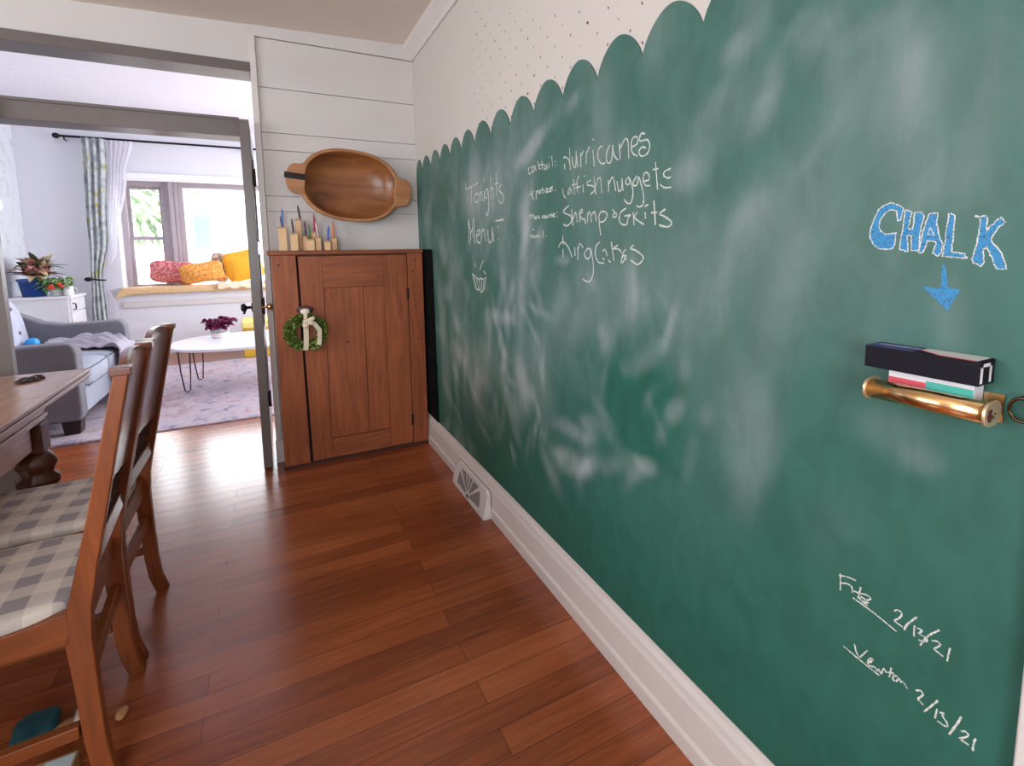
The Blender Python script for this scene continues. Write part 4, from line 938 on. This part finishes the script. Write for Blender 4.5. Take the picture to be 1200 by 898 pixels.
# white cabinet in the far corner, plants, mug
wc = plain('cabinet_white', (226, 226, 230), .4, var=.02)
CB = thing('side_cabinet', (-2.2, 7.05, 0), 'white side cabinet behind the sofa in the far corner', 'cabinet')
cx0, cx1, cy0, cy1, ct = -2.50, -1.97, 6.86, 7.34, .85
obj('body', box(B(), cx0, cx1-.02, cy0+.01, cy1, 0, ct-.03), wc, CB, bevel=.003)
obj('top', box(B(), cx0, cx1+.012, cy0-.005, cy1+.01, ct-.03, ct), wc, CB, bevel=.004)
o = obj('drawer', box(B(), cx1-.0195, cx1, cy0+.03, cy1-.02, .68, .81), wc, CB, bevel=.003)
o = obj('door', box(B(), cx1-.0195, cx1, cy0+.03, cy1-.02, .06, .665), wc, CB, bevel=.003)
bm = B(); tube(bm, [(cx1, cy0+.07, .765), (cx1+.025, cy0+.07, .76), (cx1+.025, cy0+.07, .70), (cx1, cy0+.07, .695)], .007, 8); obj('handle', bm, iron, CB, smooth=True)
# big pink and green plant in a blue pot
def pot(bm, c, r0, r1, h): return lathe(bm, [(r0, 0), (r1*.97, h*.85), (r1*1.05, h*.86), (r1*1.05, h), (r1*.93, h), (r1*.9, h*.86)], c, 28)
PP = Vector((-2.30, 7.02, ct+.001))
pl = thing('potted_plant', PP, 'potted plant with pink and dark green leaves in a blue pot', 'plant', 'plants on the white side cabinet')
obj('pot', pot(B(), PP, .095, .125, .19), plain('blue_glaze', (36, 76, 150), .25), pl, smooth=True)
lg = plain('leaf_dark_green', (66, 86, 60), .5, var=.3, scale=30); lp = plain('leaf_pink', (204, 140, 132), .5, var=.2, scale=30); lc = plain('leaf_cream', (196, 176, 140), .5, var=.2, scale=30)
bm = B()
for i in range(150):
    a = rnd(0, 6.28); el = rnd(.1, 1.2); hub = PP+Vector((rnd(-.04, .10), rnd(-.07, .07), .19+rnd(.0, .14)))
    leaf(bm, hub, (math.cos(a)*math.cos(el), math.sin(a)*math.cos(el), math.sin(el)), rnd(.12, .26), rnd(.05, .085), droop=rnd(.15, .5), mi=random.choice((0, 0, 1, 1, 2)), n=5)
for v in bm.verts: v.co.x = max(v.co.x, XL+.006)
obj('foliage', bm, [lg, lp, lc], pl)
bm = B()
for i in range(10): a = rnd(0, 6.28); tube(bm, [PP+Vector((0, 0, .15)), PP+Vector((.06*math.cos(a), .06*math.sin(a), .32))], .005, 6)
obj('stem', bm, lg, pl)
P2 = Vector((-2.10, 6.97, ct+.001))
pl = thing('potted_plant', P2, 'bushy variegated green plant with red blooms beside the blue pot', 'plant', 'plants on the white side cabinet')
obj('pot', pot(B(), P2, .05, .065, .09), plain('small_pot_white', (220, 224, 220), .4), pl, smooth=True)
vg = plain('leaf_bright_green', (110, 170, 60), .5, var=.3, scale=40); vl = plain('leaf_variegated', (214, 222, 180), .5, var=.2, scale=40); rf = plain('bloom_red', (206, 60, 40), .5)
bm = B()
for i in range(300):
    a = rnd(0, 6.28); el = rnd(-.1, 1.3); hub = P2+Vector((rnd(-.13, .13), rnd(-.10, .08), rnd(.06, .19)))
    leaf(bm, hub, (math.cos(a)*math.cos(el), math.sin(a)*math.cos(el), math.sin(el)), rnd(.03, .07), rnd(.02, .04), droop=rnd(.2, .6), mi=random.choice((0, 0, 1, 2)), n=3)
for v in bm.verts: v.co.z = max(v.co.z, ct+.003)
obj('foliage', bm, [vg, vl, lg], pl)
bm = B()
for dx, dz in ((-.02, .10), (.0, .09), (.06, .13), (.075, .11), (-.01, .115)): ball(bm, P2+Vector((dx, -.12, dz)), .022, .02, .018, 2, 12, 8)
obj('bloom', bm, rf, pl, smooth=True)
MU = Vector((-1.995, 6.94, ct+.001))
mg = thing('mug', MU, 'white mug at the right edge of the side cabinet', 'mug')
obj('cup', lathe(B(), [(.038, 0), (.043, .01), (.043, .10), (.038, .10), (.038, .02)], MU, 24), plain('mug_white', (236, 234, 236), .25), mg, smooth=True)
bm = B(); tube(bm, [MU+Vector((.042, -.01, .08)), MU+Vector((.07, -.01, .075)), MU+Vector((.072, -.01, .035)), MU+Vector((.042, -.01, .025))], .006, 8); obj('handle', bm, MATS['mug_white'], mg, smooth=True)

# curtain rod, curtains, tieback
YR = 7.52
rod = thing('curtain_rod', (-.6, YR, 2.63), 'long black curtain rod above the living room window', 'curtain rod')
blk_m = plain('black_metal', (24, 22, 26), .4, metal=.5)
obj('rod', tube(B(), [(-2.10, YR, 2.648), (.98, YR, 2.648)], .013, 12), blk_m, rod, smooth=True)
for x in (-2.12, 1.0): obj('finial', ball(B(), (x, YR, 2.648), .035, .032, .032, 2), blk_m, rod, smooth=True)
for x in (-2.05, -.25, .93):
    bm = B(); tube(bm, [(x, YF-.002, 2.61), (x, YR, 2.61), (x, YR, 2.636)], .008, 8); obj('bracket', bm, blk_m, rod)
def curtain_mat():
    mt, nt, b = newmat('floral_curtain')
    v = coords(nt)
    vo = N(nt, 'ShaderNodeTexVoronoi'); vo.inputs['Scale'].default_value = 17; nt.links.new(v, vo.inputs['Vector'])
    v2 = N(nt, 'ShaderNodeTexVoronoi'); v2.inputs['Scale'].default_value = 7; nt.links.new(v, v2.inputs['Vector'])
    k = math_(nt, 'ADD', math_(nt, 'MULTIPLY', vo.outputs['Distance'], .8), math_(nt, 'MULTIPLY', noisen(nt, v, 20, 3), .3))
    c = ramp(nt, k, [(.40, s2l((226, 229, 230))), (.62, s2l((214, 219, 219))), (.85, s2l((180, 187, 189)))])
    yl = math_(nt, 'LESS_THAN', v2.outputs['Distance'], .2)
    c = mix(nt, math_(nt, 'MULTIPLY', yl, .7), c, s2l((206, 200, 90)))
    nt.links.new(c, b.inputs['Base Color']); b.inputs['Roughness'].default_value = .9
    tl = N(nt, 'ShaderNodeBsdfTranslucent'); nt.links.new(c, tl.inputs[0]); m1 = N(nt, 'ShaderNodeMixShader'); m1.inputs[0].default_value = .4
    nt.links.new(b.outputs[0], m1.inputs[1]); nt.links.new(tl.outputs[0], m1.inputs[2]); nt.links.new(m1.outputs[0], nt.nodes['Material Output'].inputs[0]); return mt
def sheer_mat():
    mt, nt, b = newmat('white_sheer')
    b.inputs['Base Color'].default_value = (.9, .88, .93, 1); b.inputs['Roughness'].default_value = .9
    tr = N(nt, 'ShaderNodeBsdfTransparent'); tl = N(nt, 'ShaderNodeBsdfTranslucent'); tl.inputs[0].default_value = (.85, .83, .9, 1)
    m1 = N(nt, 'ShaderNodeMixShader'); m1.inputs[0].default_value = .5; nt.links.new(b.outputs[0], m1.inputs[1]); nt.links.new(tl.outputs[0], m1.inputs[2])
    m2 = N(nt, 'ShaderNodeMixShader'); m2.inputs[0].default_value = .22; nt.links.new(m1.outputs[0], m2.inputs[1]); nt.links.new(tr.outputs[0], m2.inputs[2])
    nt.links.new(m2.outputs[0], nt.nodes['Material Output'].inputs[0]); return mt
def drape(xl, xr, folds, amp, y):
    """xl, xr: functions of height giving the left and right edge"""
    def f(u, v):
        z = .02+2.61*v; a, b_ = xl(z), xr(z); wdt = b_-a
        am = amp*min(1, wdt/.2)
        return Vector((a+wdt*u, y+am*math.sin(u*folds*6.283+.6*math.sin(v*5)), z))
    return f
def lerp(z, pts):
    for (z0, a), (z1, b_) in zip(pts, pts[1:]):
        if z0 <= z <= z1:
            t = (z-z0)/(z1-z0); t = t*t*(3-2*t); return a+(b_-a)*t
    return pts[-1][1] if z > pts[-1][0] else pts[0][1]
bm = B(); sheet(bm, drape(lambda z: lerp(z, [(0, -1.97), (.6, -1.95), (.99, -1.925), (1.5, -1.91), (2.65, -1.88)]), lambda z: lerp(z, [(0, -1.79), (.6, -1.80), (.99, -1.81), (1.5, -1.72), (2.65, -1.66)]), 3.5, .026, YR-.078), 90, 60)
o = obj('curtain', bm, curtain_mat(), smooth=True); o.modifiers.new('solid', 'SOLIDIFY').thickness = .004
tag(o, 'pale gray floral curtain gathered at the left of the window', 'curtain')
bm = B(); sheet(bm, drape(lambda z: lerp(z, [(0, -1.80), (.6, -1.80), (.99, -1.85), (1.5, -1.72), (2.65, -1.655)]), lambda z: lerp(z, [(0, -1.66), (.6, -1.70), (.99, -1.80), (1.35, -1.66), (2.25, -1.50), (2.65, -1.40)]), 5.5, .018, YR-.034), 90, 60)
o = obj('sheer_curtain', bm, sheer_mat(), smooth=True)
tag(o, 'white sheer curtain pulled back beside the floral curtain', 'curtain')
tbk = thing('tieback', (-1.9, YR, .98), 'black curtain holdback hook on the gathered curtains', 'tieback')
pts = [(-1.945+.075*(1-math.cos(t))*1.0, YR-.06-.062*math.sin(t), .995+.012*math.cos(t)) for t in [math.pi*k/12 for k in range(13)]]
bm = B(); tube(bm, [(-1.96, YF-.002, .99)]+pts, .009, 8); obj('arm', bm, blk_m, tbk, smooth=True)
obj('knob', ball(B(), (-1.94, YR-.115, 1.0), .04, .025, .026, 2), blk_m, tbk, smooth=True)

# window seat cushion, pillows
tan = fabric('seat_tan', (222, 186, 140)); 
bm = B()
def seatf(u, v):
    x = wx0+.03+(wx1-wx0-.06)*u
    prof = [(YW-.10, .872), (YF+.02, .876), (YF-.055, .872), (YF-.075, .85), (YF-.075, .80), (YF-.07, .79)]
    k = v*(len(prof)-1); i = min(int(k), len(prof)-2); t = k-i
    y = prof[i][0]+(prof[i+1][0]-prof[i][0])*t; z = prof[i][1]+(prof[i+1][1]-prof[i][1])*t
    return Vector((x-.05*(1 if y < YF-.03 else 0)*(1-u), y, z+.006*noise.noise(Vector((x*9, y*9, z*5)))))
sheet(bm, seatf, 80, 20)
sheet(bm, lambda u, v: Vector((wx0+.03+(wx1-wx0-.06)*u, YW-.10+(YF-.07-YW+.10)*v, .801)), 2, 2)
ws = obj('window_seat_cushion', bm, tan, smooth=True); ws.modifiers.new('solid', 'SOLIDIFY').thickness = .01
tag(ws, 'long tan cushion on the bay window seat', 'cushion')
bm = prism(B(), [(wx0-.09, .74), (wx0+.07, .79), (wx0+.10, .80), (wx0+.02, .86), (wx0-.02, .84)], 'y', YF-.085, YF-.058); obj('hanging_corner', bm, tan, ws, bevel=.004)
def pillow(nm, u, v, sx, sz, tilt, lean, mat, label, y=7.70, grp='pillows on the window seat'):
    c = at(u, v, 1, y); rt = Matrix.Rotation(R(tilt), 3, 'Y') @ Matrix.Rotation(R(lean), 3, 'X')
    def fold(q):
        a, b_ = abs(q.x)/sx, abs(q.z)/sz; k = (a*b_)**2; return Vector((q.x*(1+.24*k), q.y*(1-.62*max(a, b_)**2.5)+.012*noise.noise(q*18), q.z*(1+.24*k)))
    bm = ball(B(), c, sx, .075, sz, 3.4, 44, 24, rot=rt, fold=fold)
    mn = min(q.co.z for q in bm.verts)
    for q in bm.verts: q.co.z += .886-mn
    return tag(obj(nm, bm, mat, smooth=True), label, 'pillow', grp)
def print_fabric(name, a, b_, c, sc_=14):
    mt, nt, bs = newmat(name); v = coords(nt); vo = N(nt, 'ShaderNodeTexVoronoi'); vo.inputs['Scale'].default_value = sc_; nt.links.new(v, vo.inputs['Vector'])
    nt.links.new(ramp(nt, math_(nt, 'ADD', math_(nt, 'MULTIPLY', vo.outputs['Distance'], .7), math_(nt, 'MULTIPLY', noisen(nt, v, 22, 3), .4)), [(.3, s2l(a)), (.5, s2l(b_)), (.66, s2l(c))]), bs.inputs['Base Color']); bs.inputs['Roughness'].default_value = .9; return mt
pillow('throw_pillow', 204, 321, .25, .145, 6, 18, print_fabric('pink_print', (196, 84, 92), (210, 104, 110), (226, 160, 160), 40), 'pink patterned pillow lying leftmost on the window seat', 7.74)
pillow('throw_pillow', 237, 321, .24, .135, -8, 24, print_fabric('orange_print', (226, 140, 52), (232, 152, 64), (238, 180, 104), 34), 'orange patterned pillow lying in the middle of the window seat', 7.61)
pillow('throw_pillow', 258, 315, .12, .19, 14, 8, print_fabric('multi_print', (206, 150, 150), (232, 208, 190), (150, 130, 120), 22), 'small floral pillow behind the yellow pillow', 7.735)
pillow('throw_pillow', 286, 313, .22, .20, -12, 10, fabric('yellow_cotton', (246, 178, 50)), 'plain yellow pillow standing at the right of the window seat', 7.625)
bm = B()
def knit(u, v): return Vector((-.66+.62*u, YF-.06-.03*v+.02*v*(1-v), .894+.012*math.sin(u*24)*math.sin(v*5)-.09*max(0, v-.5)*1.6+.008*noise.noise(Vector((u*20, v*8, 0)))))
sheet(bm, knit, 60, 14); o = obj('knit_throw', bm, fabric('knit_cream', (236, 214, 186)), smooth=True); o.modifiers.new('solid', 'SOLIDIFY').thickness = .008
for v in o.data.vertices: v.co.y -= .025
tag(o, 'cream knitted throw along the front of the window seat', 'blanket')

# coffee table with hairpin legs
ctb = thing('coffee_table', (-.2, 5.65, 0), 'white oval coffee table with black hairpin legs on the rug', 'coffee table')
def ctop(bm, z0, z1, k=1.0):
    pts = []
    for i in range(64):
        t = 2*math.pi*i/64; x, y = sup(.76*k, .50*k, t, 2.5); pts.append((-.16+x, 5.60+y))
    return prism(bm, pts, 'z', z0, z1)
obj('tabletop', ctop(B(), .398, .428), plain('table_white_gloss', (232, 232, 238), .22, var=.01), ctb, bevel=.008, seg=3)
def hairpin(x, y, dx):
    bm = B(); r = .006
    for k, off in enumerate(((-.055, .0), (.055, .0))): pass
    pts = [(x-.05, y, .397), (x-.04, y, .2), (x-.02, y, .03), (x-.008, y, .0185), (x+.008, y, .0185), (x+.022, y, .03), (x+.034, y, .2), (x+.04, y, .397)]
    tube(bm, pts, r, 8); box(bm, x-.06, x+.055, y-.03, y+.03, .394, .398); obj('leg', bm, blk_m, ctb, smooth=False)
hairpin(-.77, 5.32, 1); hairpin(-.72, 5.78, 1); hairpin(.42, 5.32, -1); hairpin(.42, 5.88, -1)
V0 = at(258.5, 395, 2, .429)
vs = thing('flower_pot', V0, 'white and gray pot of dark magenta flowers on the coffee table', 'flower pot')
obj('pot', lathe(B(), [(.072, 0), (.08, .01), (.082, .055), (.075, .055)], V0, 28), plain('pot_cream', (228, 220, 216), .5), vs, smooth=True)
obj('pot_collar', lathe(B(), [(.074, .056), (.088, .06), (.088, .105), (.07, .105), (.065, .075)], V0, 28), plain('pot_gray', (150, 148, 152), .5), vs, smooth=True)
mgn = plain('petal_magenta', (150, 30, 96), .6, var=.3, scale=40); mg2 = plain('petal_plum', (96, 16, 62), .6, var=.3, scale=40)
bm = B()
for i in range(44):
    a = rnd(0, 6.28); rr = .135*rnd(0, 1)**.5; c = V0+Vector((rr*math.cos(a), rr*.8*math.sin(a), .145+rnd(-.025, .05)-rr*.2))
    for k in range(16):
        b_ = rnd(0, 6.28); el = rnd(-.2, 1.4); leaf(bm, c, (math.cos(b_)*math.cos(el), math.sin(b_)*math.cos(el), math.sin(el)), rnd(.035, .055), .036, droop=.3, mi=random.choice((0, 1)), n=3)
obj('blooms', bm, [mgn, mg2], vs)
# yellow things by the table
yl = plain('yellow_fabric', (206, 164, 44), .7)
YC_ = thing('ottoman', (-.16, 6.96, 0), 'yellow storage ottoman on the floor beyond the coffee table', 'ottoman')
obj('body', box(B(), -.375, .06, 6.78, 7.2, .001, .36), yl, YC_, bevel=.012, seg=3)
obj('lid', box(B(), -.385, .07, 6.77, 7.21, .361, .455), plain('pale_yellow_lid', (238, 222, 130), .6), YC_, bevel=.02, seg=3)
# round white knob-like ornament on the papered wall
bm = B(); c = at(1, 240, 0, XL+.03); tube(bm, [(XL+.001, c.y, c.z), (XL+.03, c.y, c.z)], [.06, .055], 24)
tag(obj('wall_ornament', bm, plain('ornament_white', (244, 244, 244), .5), bevel=.004), 'small round white ornament on the papered living room wall', 'ornament')

# ---------------------------------------------------------------- outside the bay window
struct('ground', box(B(), -30, 30, 8.05, 60, -.4, -.3), plain('pavement', (150, 148, 146), .95, var=.2))
hs = thing('house', (.75, 28, -.3), 'pale house across the street seen through the picture window', 'house')
hw_ = plain('house_siding', (196, 202, 212), .8)
obj('house_walls', box(B(), -3.5, 5, 24, 32, -.3, 4.2), hw_, hs)
obj('house_roof', prism(B(), [(23.4, 4.21), (32.6, 4.21), (28, 7.4)], 'x', -4.0, 5.5), plain('house_shingle', (116, 122, 132), .8), hs)
for x0, x1, z0, z1 in ((-2.75, -2.15, 1.5, 2.8), (-1.45, -.85, 2.05, 2.95), (1.2, 2.2, 1.5, 2.9)):
    bm = B(); box(bm, x0, x1, 23.93, 23.995, z0, z1); obj('house_window', bm, plain('house_window_gray', (98, 110, 122), .3), hs)
te = thing('tree', (-4.4, 20, -.3), 'leafy green tree seen through the narrow window', 'tree')
obj('trunk', tube(B(), [(-4.4, 20, -.3), (-4.3, 20, 1.5), (-4.5, 20.1, 3.0)], [.25, .2, .12], 12), plain('bark', (110, 90, 76), .9), te)
bm = B()
for i in range(1400):
    d = Vector((random.gauss(0, 1), random.gauss(0, 1), random.gauss(0, 1))).normalized(); rr = rnd(.55, 1)
    leaf(bm, Vector((-4.4, 20, 3.3))+Vector((d.x*2.2*rr, d.y*2*rr, d.z*1.8*rr)), (d.x+rnd(-.5, .5), d.y, d.z+rnd(-.6, .2)), rnd(.25, .45), rnd(.14, .24), mi=0, n=2)
obj('foliage', bm, plain('tree_leaf', (146, 164, 132), .7, var=.25, scale=3), te)
